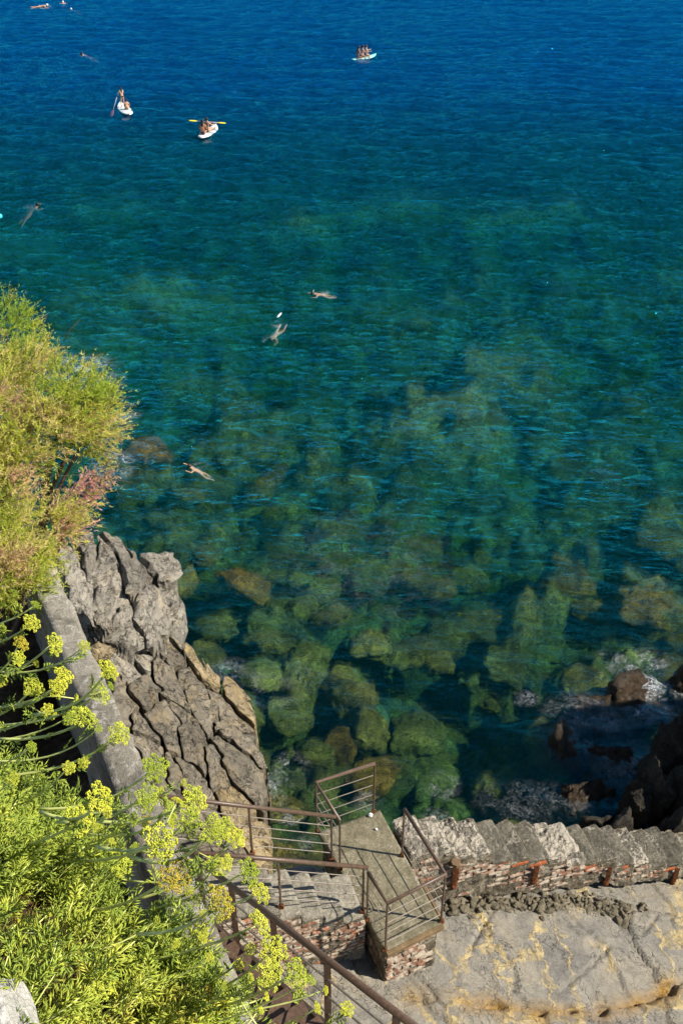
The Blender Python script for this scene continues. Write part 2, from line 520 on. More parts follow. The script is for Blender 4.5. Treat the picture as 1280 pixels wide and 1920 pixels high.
def mat_water():
    M = Mat('sea_water')
    P = M.pos()
    geo = M.n('ShaderNodeNewGeometry')
    Pm = M.mapping(P, (0.50, 1.30, 1.0), (0, 0, 0.30))
    n1 = M.noise(Pm, 1.9, 4, 0.62, 0.9)
    n2 = M.noise(Pm, 8.0, 3, 0.6, 0.8)
    calm = M.ramp(M.math('MULTIPLY', M.sep(P)[1], 0.02), [(0.24, 0.10), (0.45, 0.45), (0.9, 1.0)])   # the cove is sheltered
    b = M.bump(n1, 0.9, 0.80)
    M.l(calm, b.node.inputs['Strength'])
    b = M.bump(n2, 0.6, 0.11, b)
    M.l(M.math('MULTIPLY', calm, 0.75), b.node.inputs['Strength'])
    fr = M.n('ShaderNodeFresnel')
    fr.inputs['IOR'].default_value = 1.42
    M.l(b, fr.inputs['Normal'])
    gl = M.n('ShaderNodeBsdfGlossy')
    gl.inputs['Roughness'].default_value = 0.03
    gl.inputs['Color'].default_value = (0.04, 0.80, 1, 1)
    M.l(b, gl.inputs['Normal'])
    tr = M.n('ShaderNodeBsdfTransparent')
    front = M.math('SUBTRACT', 1.0, geo.outputs['Backfacing'])
    f = M.math('MULTIPLY', fr.outputs[0], front, True)
    # ripples bend part of what is seen through them
    rf = M.n('ShaderNodeBsdfRefraction')
    rf.inputs['IOR'].default_value = 1.045
    rf.inputs['Roughness'].default_value = 0.0
    n3 = M.noise(Pm, 3.3, 3, 0.6, 0.9)
    br = M.bump(n3, 1.0, 0.30)
    M.l(br, rf.inputs['Normal'])
    see = M.n('ShaderNodeMixShader')
    M.l(M.math('MULTIPLY', front, 0.38), see.inputs[0]); M.l(tr.outputs[0], see.inputs[1]); M.l(rf.outputs[0], see.inputs[2])
    # light sent back by the water itself: the deeper the water, the less of the bottom is seen through it
    bodyd = M.n('ShaderNodeBsdfDiffuse')
    dp = M.attr('depth')
    M.l(M.ramp(M.math('MULTIPLY', dp, 0.07), [(0.10, (0.0, 0.052, 0.030)), (0.26, (0.0, 0.050, 0.042)), (0.42, (0.0, 0.048, 0.090)), (0.80, (0.0, 0.060, 0.22))]), bodyd.inputs['Color'])
    M.l(b, bodyd.inputs['Normal'])
    k = M.math('SUBTRACT', 1.0, M.math('POWER', 2.718, M.math('MULTIPLY', dp, -0.11)))
    k = M.math('MULTIPLY', k, front)
    mb = M.n('ShaderNodeMixShader')
    M.l(k, mb.inputs[0]); M.l(see.outputs[0], mb.inputs[1]); M.l(bodyd.outputs[0], mb.inputs[2])
    mx = M.n('ShaderNodeMixShader')
    M.l(f, mx.inputs[0]); M.l(mb.outputs[0], mx.inputs[1]); M.l(gl.outputs[0], mx.inputs[2])
    # foam
    fo = M.attr('foam')
    warp = M.vadd(P, M.vadd(M.noise(P, 1.5, 5, 0.65, out='Color'), (0.5, 0.5, 0.5), 'SUBTRACT'))
    def thread(scale, width):                                    # drawn-out filaments
        f = M.noise(warp, scale, 4, 0.6, 1.4)
        return M.ramp(M.math('ABSOLUTE', M.math('SUBTRACT', f, 0.5)), [(0.0, 1.0), (width, 0.0)])
    fil = M.math('MAXIMUM', thread(2.4, 0.035), M.math('MULTIPLY', thread(5.5, 0.05), 0.7))
    fn = M.noise(warp, 1.8, 5, 0.68, 0.5)
    sp = M.noise(P, 26.0, 3, 0.65)
    fac = M.math('MULTIPLY', fil, M.ramp(fn, [(0.42, 0.0), (0.60, 1.0)]))
    fac = M.math('MULTIPLY', fac, M.ramp(sp, [(0.34, 0.25), (0.60, 1.0)]))
    fac = M.math('ADD', fac, M.math('MULTIPLY', M.ramp(sp, [(0.66, 0.0), (0.70, 1.0)]), M.ramp(fn, [(0.45, 0.0), (0.58, 1.0)])), True)
    fac = M.math('MULTIPLY', fac, M.ramp(fo, [(0.05, 0.0), (0.85, 0.95)]), True)
    df = M.n('ShaderNodeBsdfDiffuse')
    df.inputs['Color'].default_value = (0.80, 0.84, 0.86, 1)
    mx2 = M.n('ShaderNodeMixShader')
    M.l(fac, mx2.inputs[0]); M.l(mx.outputs[0], mx2.inputs[1]); M.l(df.outputs[0], mx2.inputs[2])
    M.l(mx2.outputs[0], M.out.inputs['Surface'])
    ab = M.n('ShaderNodeVolumeAbsorption')
    ab.inputs['Color'].default_value = (0.18, 0.78, 0.78, 1)
    ab.inputs['Density'].default_value = 0.40
    M.l(ab.outputs[0], M.out.inputs['Volume'])
    return M.m

def build_sea():
    ys = [4.0]
    while ys[-1] < 160: ys.append(ys[-1] + max(0.075, 0.0030 * ys[-1]))
    ys = np.array(ys)
    nc = 470
    t = np.linspace(-1, 1, nc)
    half = 8 + 0.42 * ys
    X = t[None, :] * half[:, None]
    Y = np.repeat(ys[:, None], nc, 1)
    Z, SX, SY = wave_h(X, Y)
    edge = np.minimum(smooth(1.0, 0.96, np.abs(t))[None, :], smooth(160, 150, ys)[:, None])
    Z = Z * edge
    X0, Y0 = X, Y
    X = X + SX * edge; Y = Y + SY * edge
    nr = len(ys)
    foam = np.zeros_like(X)
    for (u, v, ru, rv, s) in FOAM:
        c = at_z(u, v, 0)
        rx = abs(at_z(u + ru, v, 0).x - c.x)
        ry = 0.5 * abs(at_z(u, v - rv, 0).y - at_z(u, v + rv, 0).y)
        q = np.sqrt(((X - c.x) / rx) ** 2 + ((Y - c.y) / ry) ** 2)
        foam = np.maximum(foam, s * smooth(1.0, 0.2, q))
    V = np.stack([X, Y, Z], 2).reshape(-1, 3)
    F = grid_faces(nr, nc)
    # carry the sheet on to the horizon and close the body of water under it
    ring_idx = np.concatenate([np.arange(nc), np.arange(2 * nc - 1, nr * nc, nc), np.arange(nr * nc - 2, (nr - 1) * nc - 1, -1), np.arange((nr - 2) * nc, 0, -nc)])
    n = len(ring_idx)
    V[ring_idx, 0] = np.stack([X0, Y0, Z], 2).reshape(-1, 3)[ring_idx, 0]; V[ring_idx, 1] = np.stack([X0, Y0, Z], 2).reshape(-1, 3)[ring_idx, 1]
    R = V[ring_idx].copy()
    c0 = np.array([0, 60.0])
    far = R.copy()
    far[:, 0] = np.clip(R[:, 0] * 80, -5000, 5000)
    far[:, 1] = np.where(R[:, 1] > 159, 8000, np.where(R[:, 1] < 4.2, 3.9, (R[:, 1] - 4) * 51 + 3.9))
    far[:, 2] = 0
    b0 = len(V)
    bot = far.copy(); bot[:, 2] = -40
    V2 = np.concatenate([V, far, bot, [[0, 300, -40]]])
    k = np.arange(n); k2 = (k + 1) % n
    Fs = np.stack([ring_idx[k2], ring_idx[k], b0 + k, b0 + k2], 1)
    Fw = np.stack([b0 + k2, b0 + k, b0 + n + k, b0 + n + k2], 1)
    cidx = b0 + 2 * n
    Fb = np.stack([b0 + n + k2, b0 + n + k, np.full(n, cidx), np.full(n, cidx)], 1)
    bm = None
    quads = np.concatenate([F, Fs, Fw])
    me = bpy.data.meshes.new('sea')
    faces = quads.tolist() + [[int(a), int(b), int(c)] for a, b, c, d in Fb]
    me.from_pydata(V2.tolist(), [], faces)
    me.polygons.foreach_set('use_smooth', np.ones(len(faces), dtype=bool))
    at = me.attributes.new('foam', 'FLOAT', 'POINT')
    fv = np.zeros(len(V2), dtype=np.float32); fv[:len(V)] = foam.ravel()
    at.data.foreach_set('value', fv)
    at = me.attributes.new('depth', 'FLOAT', 'POINT')
    dv = np.full(len(V2), 20, dtype=np.float32); dv[:len(V)] = np.interp(Y.ravel(), [10, 16, 24, 45, 62, 80, 150], [0.3, 0.5, 1.7, 5.0, 8.0, 12.5, 25])
    at.data.foreach_set('value', dv)
    me.materials.append(mat_water())
    me.update()
    o = link('sea', me)
    tag(o, kind='structure')
    return o

seabed = build_seabed()
build_stones(seabed)
build_sea()
# ------------------------------------------------------------------ shore rock
def mat_rock(name, base, dark, light, tan, tan_amt=0.5, scale=1.0, wet=True):
    M = Mat(name)
    P = M.pos()
    R = M.objrand()
    warp = M.vadd(P, M.vadd(M.noise(P, 1.4 * scale, 4, out='Color'), (0.5, 0.5, 0.5), 'SUBTRACT'))
    n1 = M.noise(warp, 1.7 * scale, 7, 0.65, 0.6)
    n2 = M.noise(M.mapping(warp, (1, 1, 3.5), (0.4, 0.3, 0.2)), 6 * scale, 6, 0.7, 0.4)
    n3 = M.noise(P, 38 * scale, 4, 0.7)
    c = M.ramp(n1, [(0.28, dark), (0.48, base), (0.72, light)])
    t = M.ramp(M.noise(warp, 2.9 * scale, 6, 0.68), [(0.50, 0.0), (0.66, tan_amt)])
    c = M.mix(t, c, tan)
    c = M.mix(1.0, c, M.ramp(n2, [(0.28, 0.45), (0.5, 0.95), (0.72, 1.3)]), 'MULTIPLY')
    c = M.mix(1.0, c, M.ramp(n3, [(0.3, 0.86), (0.6, 1.06)]), 'MULTIPLY')
    c = M.mix(1.0, c, M.ramp(R, [(0.0, 0.80), (1.0, 1.15)]), 'MULTIPLY')
    # fine fissures
    fis = M.voro(M.vadd(warp, M.noise(warp, 6 * scale, 4, out='Color')), 1.7 * scale, 'DISTANCE_TO_EDGE')
    fis = M.ramp(fis, [(0.0, 0.0), (0.030, 1.0)])
    c = M.mix(1.0, c, M.mix(fis, (0.16, 0.15, 0.14), (1, 1, 1)), 'MULTIPLY')
    rough = 0.88
    if wet:   # the band the swell reaches is dark with weed and stays wet
        z = M.math('ADD', M.sep(P)[2], M.math('MULTIPLY', M.math('SUBTRACT', n1, 0.5), 0.9))
        wv = M.ramp(z, [(0.20, 0.0), (0.50, 1.0)])
        c = M.mix(wv, M.mix(n2, (0.012, 0.008, 0.004), (0.060, 0.034, 0.013)), c)
        rough = M.ramp(z, [(0.2, 0.35), (0.5, 0.9)])
    h = M.math('ADD', n2, M.math('MULTIPLY', n3, 0.25))
    h = M.math('ADD', h, M.math('MULTIPLY', fis, 0.5))
    h = M.math('ADD', h, M.math('MULTIPLY', n1, 1.2))
    M.principled(c, rough, M.bump(h, 0.9, 0.05 / scale), 0.25)
    return M.m

ROCK_BROWN = mat_rock('brown_shore_rock', (0.165, 0.142, 0.108), (0.09, 0.08, 0.065), (0.24, 0.208, 0.16), (0.30, 0.225, 0.12), 0.45)
ROCK_PALE = mat_rock('pale_shore_rock', (0.225, 0.203, 0.168), (0.115, 0.105, 0.09), (0.32, 0.292, 0.245), (0.36, 0.29, 0.18), 0.4)
ROCK_TAN = mat_rock('tan_shore_rock', (0.30, 0.235, 0.14), (0.14, 0.11, 0.07), (0.44, 0.36, 0.23), (0.42, 0.29, 0.10), 0.5)
ROCK_RUB = mat_rock('rubble_rock', (0.17, 0.145, 0.100), (0.07, 0.06, 0.045), (0.27, 0.235, 0.175), (0.30, 0.235, 0.13), 0.45, 3.0)
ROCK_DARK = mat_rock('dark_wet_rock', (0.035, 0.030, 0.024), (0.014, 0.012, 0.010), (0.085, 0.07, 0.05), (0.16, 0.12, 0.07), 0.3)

def seg_dist(X, Y, pts):
    d = np.full(X.shape, 1e9)
    for (a, b) in zip(pts[:-1], pts[1:]):
        ax, ay = a; bx, by = b
        L2 = (bx - ax) ** 2 + (by - ay) ** 2
        t = np.clip(((X - ax) * (bx - ax) + (Y - ay) * (by - ay)) / L2, 0, 1)
        d = np.minimum(d, np.hypot(X - ax - t * (bx - ax), Y - ay - t * (by - ay)))
    return d

def block_mesh(name, seed, mat, sub=4, pn=4.0, facet=9, strata=0.05, rough=0.10, fine=0.035, cut=(0.62, 0.95)):
    r = np.random.default_rng(seed)
    bm = bmesh.new()
    bmesh.ops.create_icosphere(bm, subdivisions=sub, radius=1.0)
    co = np.array([v.co[:] for v in bm.verts])
    co = co / (np.sum(np.abs(co) ** pn, axis=1) ** (1 / pn))[:, None]
    for k in range(facet):
        n = r.normal(size=3); n[2] *= 0.8; n /= np.linalg.norm(n)
        ov = co @ n - r.uniform(*cut)
        co = co - np.where(ov > 0, ov * 0.985, 0)[:, None] * n
    o = r.uniform(0, 60, 3)
    nn = co / np.maximum(np.linalg.norm(co, axis=1)[:, None], 1e-6)
    d = rough * PN.fbm(co[:, 0] * 1.1 + o[0], co[:, 1] * 1.1 + o[1], co[:, 2] * 1.1 + o[2], 5, gain=0.55)
    d += fine * PN2.ridged(co[:, 0] * 3 + o[1], co[:, 1] * 3 + o[2], co[:, 2] * 3 + o[0], 4)
    tl = r.uniform(-0.5, 0.5, 2)
    sv = co[:, 2] + tl[0] * co[:, 0] + tl[1] * co[:, 1] + 0.15 * PN(co[:, 0] * 2 + o[0], co[:, 1] * 2, co[:, 2] * 2)
    d += strata * (np.abs(((sv * 3.2 + o[0]) % 1.0) - 0.5) * 2 - 0.5) * np.where(np.abs(nn[:, 2]) < 0.75, 1, 0.3)
    co = co + nn * d[:, None]
    for v, c in zip(bm.verts, co): v.co = c
    return mesh_bm(name, bm, mat, True)

def px_block(parent, meshes, u, v, hw, hh, z, rot=0.0, tilt=(0, 0), hz=None, k=None, name='stone', rr=rng):
    """a block whose top middle is seen at (u, v) and lies at height z; hw, hh are its half sizes in photograph pixels"""
    c = at_z(u, v, z)
    s = ((c - Vector((0, 0, CAMH))).y * CP - (c.z - CAMH) * SP) / FPX
    rx = hw * s
    ry = hh * s * 1.22
    rz = hz if hz else 0.62 * 0.5 * (rx + ry)
    me = meshes[k] if k is not None else rr.choice(meshes)
    return link(name, me, parent, (c.x, c.y, z - rz * 0.62) if parent is None else (c.x - parent.location.x, c.y - parent.location.y, z - rz * 0.62 - parent.location.z),
                (tilt[0], tilt[1], rot), (rx, ry, rz))

# --- outcrop between the wall and the sea
oc = empty('rock_outcrop', (-2.4, 11.0, 0))
tag(oc, 'jointed brown and pale grey rock outcrop below the concrete wall, reaching into the sea', 'rock')
TN = [block_mesh('tan_block_%d' % k, 160 + k, ROCK_TAN, pn=4, facet=12, strata=0.06, rough=0.14, fine=0.08) for k in range(3)]
R1 = random.Random(5)
def clip_poly(poly, px, py, nx, ny):
    """keep the part of poly where (x-px)*nx+(y-py)*ny <= 0"""
    out = []
    for i in range(len(poly)):
        a, b = poly[i], poly[(i + 1) % len(poly)]
        da = (a[0] - px) * nx + (a[1] - py) * ny; db = (b[0] - px) * nx + (b[1] - py) * ny
        if da <= 0: out.append(a)
        if (da < 0 < db) or (db < 0 < da):
            t = da / (da - db); out.append((a[0] + (b[0] - a[0]) * t, a[1] + (b[1] - a[1]) * t))
    return out
def in_poly(x, y, poly):
    c = False
    for i in range(len(poly)):
        (x1, y1), (x2, y2) = poly[i], poly[i - 1]
        if (y1 > y) != (y2 > y) and x < (x2 - x1) * (y - y1) / (y2 - y1) + x1: c = not c
    return c
def plate_blocks(parent, name, seeds, outline, plane, mats, depth, gap, off, tilt, rough, fine, strata, seed, cell=0.05, round_=0.05, cup=0.0, side=0.06, an=(0.6, -0.8)):
    """rock split into joint blocks: one solid per cell, parted by open cracks; the outline is jagged"""
    r = np.random.default_rng(seed)
    def onpl(u, v):
        z = 3.0
        for k in range(30):
            q = at_z(u, v, z); z = 0.5 * z + 0.5 * (plane[0] * q.x + plane[1] * q.y + plane[2])
        return q
    S = [onpl(u, v) for (u, v) in seeds]
    O = [(onpl(u, v).x, onpl(u, v).y) for (u, v) in outline]
    xs = [q[0] for q in O]; ys = [q[1] for q in O]
    W = r.uniform(-0.06, 0.06, len(S))
    for i, c in enumerate(S):
        # sample a fine grid over the cell; the cell test uses warped coordinates so that joints are uneven
        x = np.arange(c.x - 0.95, c.x + 0.95, cell * 0.55); y = np.arange(c.y - 0.95, c.y + 0.95, cell * 0.55)
        X, Y = np.meshgrid(x, y)
        wX = X + 0.13 * PN.fbm(X * 2.0, Y * 2.0, 2.0, 5, gain=0.6); wY = Y + 0.13 * PN2.fbm(X * 2.0, Y * 2.0, 4.0, 5, gain=0.6)
        md = lambda ax, ay: np.hypot(0.62 * (ax * an[0] + ay * an[1]), 1.25 * (ax * an[1] - ay * an[0]))      # blocks are drawn out along the bedding
        d0 = md(wX - c.x, wY - c.y) + W[i]
        d1 = np.full(X.shape, 1e9)
        for j, o in enumerate(S):
            if j != i: d1 = np.minimum(d1, md(wX - o.x, wY - o.y) + W[j])
        e = (d1 - d0) * 0.5                                   # distance to the joint
        # inside the outline
        ins = np.full(X.shape, 1e9)
        sd = seg_dist(wX, wY, O + [O[0]])
        isin = np.zeros(X.shape, bool)
        for k in range(len(O)):
            (x1, y1), (x2, y2) = O[k], O[k - 1]
            cond = ((y1 > wY) != (y2 > wY)) & (wX < (x2 - x1) * (wY - y1) / (y2 - y1 + 1e-12) + x1)
            isin ^= cond
        e2 = np.where(isin, sd, -sd)
        m = np.minimum(e - gap, e2)
        keep = m > 0
        if keep.sum() < 12: continue
        tx, ty, oz = r.uniform(-tilt, tilt), r.uniform(-tilt, tilt), r.uniform(-off, off)
        Z = plane[0] * X + plane[1] * Y + plane[2] + oz + tx * (X - c.x) + ty * (Y - c.y)
        Z -= round_ * np.clip(1 - m / (round_ * 1.6), 0, 1) ** 2
        Z += cup * (np.clip(m, 0, 0.3) / 0.3 - 0.5)
        Z += rough * PN.fbm(X * 2.2 + i, Y * 2.2, 1.0, 5) + fine * PN2.ridged(X * 5, Y * 5 + i, 3.0, 4)
        st = (0.5 * X + 0.9 * Y + 0.25 * PN.fbm(X * 1.5, Y * 1.5, 7.0, 3)) * 5.0
        Z += strata * (np.abs((st % 1.0) - 0.5) * 2 - 0.5)
        # second-order fractures across the face of a block
        ph = r.uniform(0, math.pi)
        ln = (X - c.x) * math.cos(ph) + (Y - c.y) * math.sin(ph) + 0.14 * PN2.fbm(X * 2, Y * 2, 9.0 + i, 4) - r.uniform(-.12, .12)
        Z -= 0.06 * np.exp(-(ln / 0.014) ** 2)
        Z += np.where(ln > 0, r.uniform(-.035, .035), 0)
        ny_, nx_ = X.shape
        idx = np.full(X.shape, -1); idx[keep] = np.arange(keep.sum())
        V = np.stack([X[keep], Y[keep], Z[keep]], 1)
        q = np.stack([idx[:-1, :-1], idx[:-1, 1:], idx[1:, 1:], idx[1:, :-1]], 2).reshape(-1, 4)
        q = q[(q >= 0).all(1)]
        if len(q) < 6: continue
        # walls down into the joint
        ed = np.concatenate([q[:, [0, 1]], q[:, [1, 2]], q[:, [2, 3]], q[:, [3, 0]]])
        key = np.sort(ed, 1); ku = key[:, 0] * 10 ** 7 + key[:, 1]
        un, inv, cnt = np.unique(ku, return_inverse=True, return_counts=True)
        bd = ed[cnt[inv] == 1]
        n = len(V)
        bv = np.unique(bd); mp = np.full(n, -1)
        for it in range(4):                                   # even out the stepped rim
            acc = np.zeros_like(V); cn = np.zeros(n)
            np.add.at(acc, bd[:, 0], V[bd[:, 1]]); np.add.at(acc, bd[:, 1], V[bd[:, 0]])
            np.add.at(cn, bd[:, 0], 1); np.add.at(cn, bd[:, 1], 1)
            V[bv] = 0.4 * V[bv] + 0.6 * acc[bv] / cn[bv][:, None]
        F = [q]
        prev = mp.copy(); prev[bv] = bv
        cur = n
        Vs = [V]
        for lev in (0.03, 0.07, 0.12, 0.18, 0.26, 0.36, 0.5, 0.7, 1.0):
            B = V[bv].copy(); B[:, 2] -= depth * lev
            dx, dy = B[:, 0] - c.x, B[:, 1] - c.y; L = np.maximum(np.hypot(dx, dy), 1e-4)
            spread = side * (0.9 * PN.fbm(B[:, 0] * 2.2, B[:, 1] * 2.2, B[:, 2] * 2.6, 4) + 0.5 * PN2.ridged(B[:, 0] * 0.8, B[:, 1] * 0.8, B[:, 2] * 3.4, 3)) - 0.02
            B[:, 0] += dx / L * spread; B[:, 1] += dy / L * spread
            nxt = mp.copy(); nxt[bv] = cur + np.arange(len(bv))
            F.append(np.stack([prev[bd[:, 1]], prev[bd[:, 0]], nxt[bd[:, 0]], nxt[bd[:, 1]]], 1))
            Vs.append(B); prev = nxt; cur += len(bv)
        V = np.concatenate(Vs) - np.array(parent.location)
        me = mesh_np(name, V, np.concatenate(F), mats[i % len(mats)] if not callable(mats) else mats(i), False)
        sm = np.zeros(len(me.polygons), bool); sm[:len(q)] = True
        me.polygons.foreach_set('use_smooth', sm)
        link(name, me, parent)

BSEED = [(317, 1222), (322, 1175), (264, 1216), (312, 1262), (240, 1255), (365, 1292), (272, 1300), (312, 1358), (415, 1332), (360, 1395), (443, 1380), (395, 1428), (455, 1450), (285, 1412), (370, 1480), (330, 1455), (395, 1540), (335, 1545),
         (255, 1350), (440, 1290), (372, 1235), (450, 1530), (225, 1310), (300, 1500), (480, 1575), (235, 1420)]
BOUT = [(205, 1200), (260, 1180), (300, 1150), (335, 1152), (352, 1195), (376, 1240), (400, 1252), (440, 1268), (470, 1318), (482, 1352), (470, 1392), (492, 1420), (500, 1460), (494, 1505), (500, 1550), (510, 1600), (470, 1640), (300, 1640), (215, 1450), (195, 1290)]
BPL = (-1.25, -0.10, 0.0)
_zs = [(317, 1222, 2.9), (240, 1255, 3.3), (312, 1358, 2.7), (455, 1450, 1.7), (285, 1412, 2.9), (365, 1292, 2.4), (443, 1380, 1.8), (370, 1480, 2.3), (330, 1545, 2.5)]
_A = np.array([[*at_z(u, v, z).xy, 1.0] for u, v, z in _zs])
BPL = np.linalg.lstsq(_A, np.array([q[2] for q in _zs]), rcond=None)[0]
plate_blocks(oc, 'stone', BSEED, BOUT, BPL, lambda i: ROCK_TAN if i in (19, 21, 24, 20) else (ROCK_PALE if i in (1, 2, 4) else ROCK_BROWN), 2.4, 0.002, 0.085, 0.11, 0.055, 0.018, 0.0, 51, round_=0.02, cup=0.04, side=0.05)
PSEED = [(165, 1028), (250, 1050), (300, 1075), (205, 1085), (205, 1140), (260, 1110), (285, 1150), (150, 1075), (235, 1185)]
POUT = [(95, 1010), (150, 996), (185, 1002), (225, 1015), (268, 1034), (312, 1040), (330, 1062), (326, 1092), (296, 1106), (312, 1128), (300, 1160), (276, 1192), (240, 1205), (205, 1195), (180, 1160), (150, 1130), (110, 1080)]
_zs = [(165, 1028, 4.7), (250, 1050, 4.3), (305, 1075, 4.0), (205, 1140, 4.1), (285, 1150, 3.5), (150, 1080, 4.6)]
_A = np.array([[*at_z(u, v, z).xy, 1.0] for u, v, z in _zs])
PPL = np.linalg.lstsq(_A, np.array([q[2] for q in _zs]), rcond=None)[0]
plate_blocks(oc, 'stone', PSEED, POUT, PPL, [ROCK_PALE], 2.6, 0.004, 0.16, 0.24, 0.16, 0.04, 0.0, 52, round_=0.04, cup=0.03, side=0.20)
for (u, v, hw, hh, z, rot) in [(215, 1205, 30, 14, 3.5, 0.1), (190, 1215, 22, 18, 3.7, 0.7)]:
    px_block(oc, [rock_mesh('ledge_stone', 77, 4, ROCK_PALE, 0.2, 0.7, 9)] if False else TN[:1], u, v, hw, hh, z, rot, (0.1, 0.1), rr=R1)
# the mass behind the joints
def heap(name, pts, mat, seed, drop, cell=0.09, pad=0.3, rough=0.1):
    P = np.array(pts, float)
    xs = np.arange(P[:, 0].min() - pad, P[:, 0].max() + pad, cell); ys = np.arange(P[:, 1].min() - pad, P[:, 1].max() + pad, cell)
    X, Y = np.meshgrid(xs, ys)
    W = 0; Zs = 0; dm = 1e9
    for (px, py, pz) in P:
        d2 = (X - px) ** 2 + (Y - py) ** 2
        w = 1 / (d2 + 0.02) ** 1.6
        W = W + w; Zs = Zs + w * pz
        dm = np.minimum(dm, np.sqrt(d2))
    Z = Zs / W - drop + rough * PN.fbm(X * 1.2 + seed, Y * 1.2, 3.0, 5) - np.clip(dm - pad * 0.5, 0, 9) * 9.0
    return mesh_np(name, np.stack([X, Y, Z], 2).reshape(-1, 3) - np.array(oc.location), grid_faces(*X.shape), mat, True)
pts = []
for (u, v) in BSEED:
    z = 3.0
    for k in range(30):
        q = at_z(u, v, z); z = 0.5 * z + 0.5 * (BPL[0] * q.x + BPL[1] * q.y + BPL[2])
    pts.append((q.x - 0.12, q.y, q.z))
for (u, v) in PSEED[:1] + PSEED[3:5] + PSEED[7:]:
    z = 5.0
    for k in range(30):
        q = at_z(u, v, z); z = 0.5 * z + 0.5 * (PPL[0] * q.x + PPL[1] * q.y + PPL[2])
    pts.append((q.x - 0.1, q.y, q.z))
link('bedrock', heap('bedrock', pts, ROCK_BROWN, 2.0, 0.55), oc)

# --- bedrock shelf under the lower flight
def shelf_z(x, y):
    return 1.95 + 0.23 * (8.5 - y) - 0.27 * (x - 1.5)
def mat_shelf():
    M = Mat('veined_shelf_rock')
    P = M.pos()
    off = M.vadd(M.noise(P, 0.9, 5, 0.6, out='Color'), (0.5, 0.5, 0.5), 'SUBTRACT')
    warp = M.vadd(P, off)
    n1 = M.noise(warp, 1.1, 7, 0.62, 0.5)
    n2 = M.noise(M.mapping(warp, (1, 1, 1), (0, 0, 0.7)), 7, 7, 0.72, 0.6)
    n3 = M.noise(P, 45, 4, 0.7)
    c = M.ramp(n1, [(0.28, (0.165, 0.153, 0.138)), (0.47, (0.235, 0.216, 0.184)), (0.62, (0.29, 0.258, 0.20)), (0.78, (0.36, 0.30, 0.19))])
    c = M.mix(1.0, c, M.ramp(n2, [(0.25, 0.55), (0.5, 0.98), (0.75, 1.22)]), 'MULTIPLY')
    c = M.mix(1.0, c, M.ramp(n3, [(0.3, 0.75), (0.65, 1.12)]), 'MULTIPLY')
    # ochre and cream veins that run down the shelf
    wp = M.vadd(P, M.vadd(M.noise(P, 1.6, 5, 0.62, out='Color'), (0.5, 0.5, 0.5), 'SUBTRACT'))
    wv = M.voro(M.mapping(wp, (1.25, 0.42, 0.6), (0, 0, -0.50)), 1.0, 'DISTANCE_TO_EDGE')
    vein = M.ramp(wv, [(0.0, 1.0), (0.016, 0.8), (0.045, 0.0)])
    vein = M.math('MULTIPLY', vein, M.ramp(M.noise(P, 1.0, 4, 0.6), [(0.36, 0.0), (0.50, 1.0)]))
    vein = M.math('MULTIPLY', vein, M.ramp(n2, [(0.36, 0.25), (0.54, 1.0)]))
    c = M.mix(vein, c, M.mix(n2, (0.46, 0.31, 0.085), (0.60, 0.50, 0.29)))
    # hairline cracks
    ck = M.voro(M.vadd(wp, M.noise(P, 5, 3, out='Color')), 0.85, 'DISTANCE_TO_EDGE')
    ck = M.ramp(ck, [(0.0, 0.0), (0.010, 1.0)])
    ck2 = M.math('MULTIPLY', ck, 1.0)
    c = M.mix(1.0, c, M.mix(ck2, (0.30, 0.28, 0.26), (1, 1, 1)), 'MULTIPLY')
    och = M.attr('ochre')
    c = M.mix(M.math('MULTIPLY', och, M.ramp(n2, [(0.35, 0.4), (0.55, 1.0)])), c, M.mix(n2, (0.17, 0.085, 0.020), (0.40, 0.25, 0.07)))
    h = M.math('ADD', M.math('MULTIPLY', n2, 1.0), M.math('MULTIPLY', n3, 0.22))
    h = M.math('ADD', h, M.math('MULTIPLY', ck, 0.35))
    h = M.math('ADD', h, M.math('MULTIPLY', vein, 0.25))
    M.principled(c, 0.86, M.bump(h, 0.95, 0.045), 0.25)
    return M.m

def on_shelf(u, v):
    z = 2.0
    for k in range(6):
        p = at_z(u, v, z); z = shelf_z(p.x, p.y)
    return p

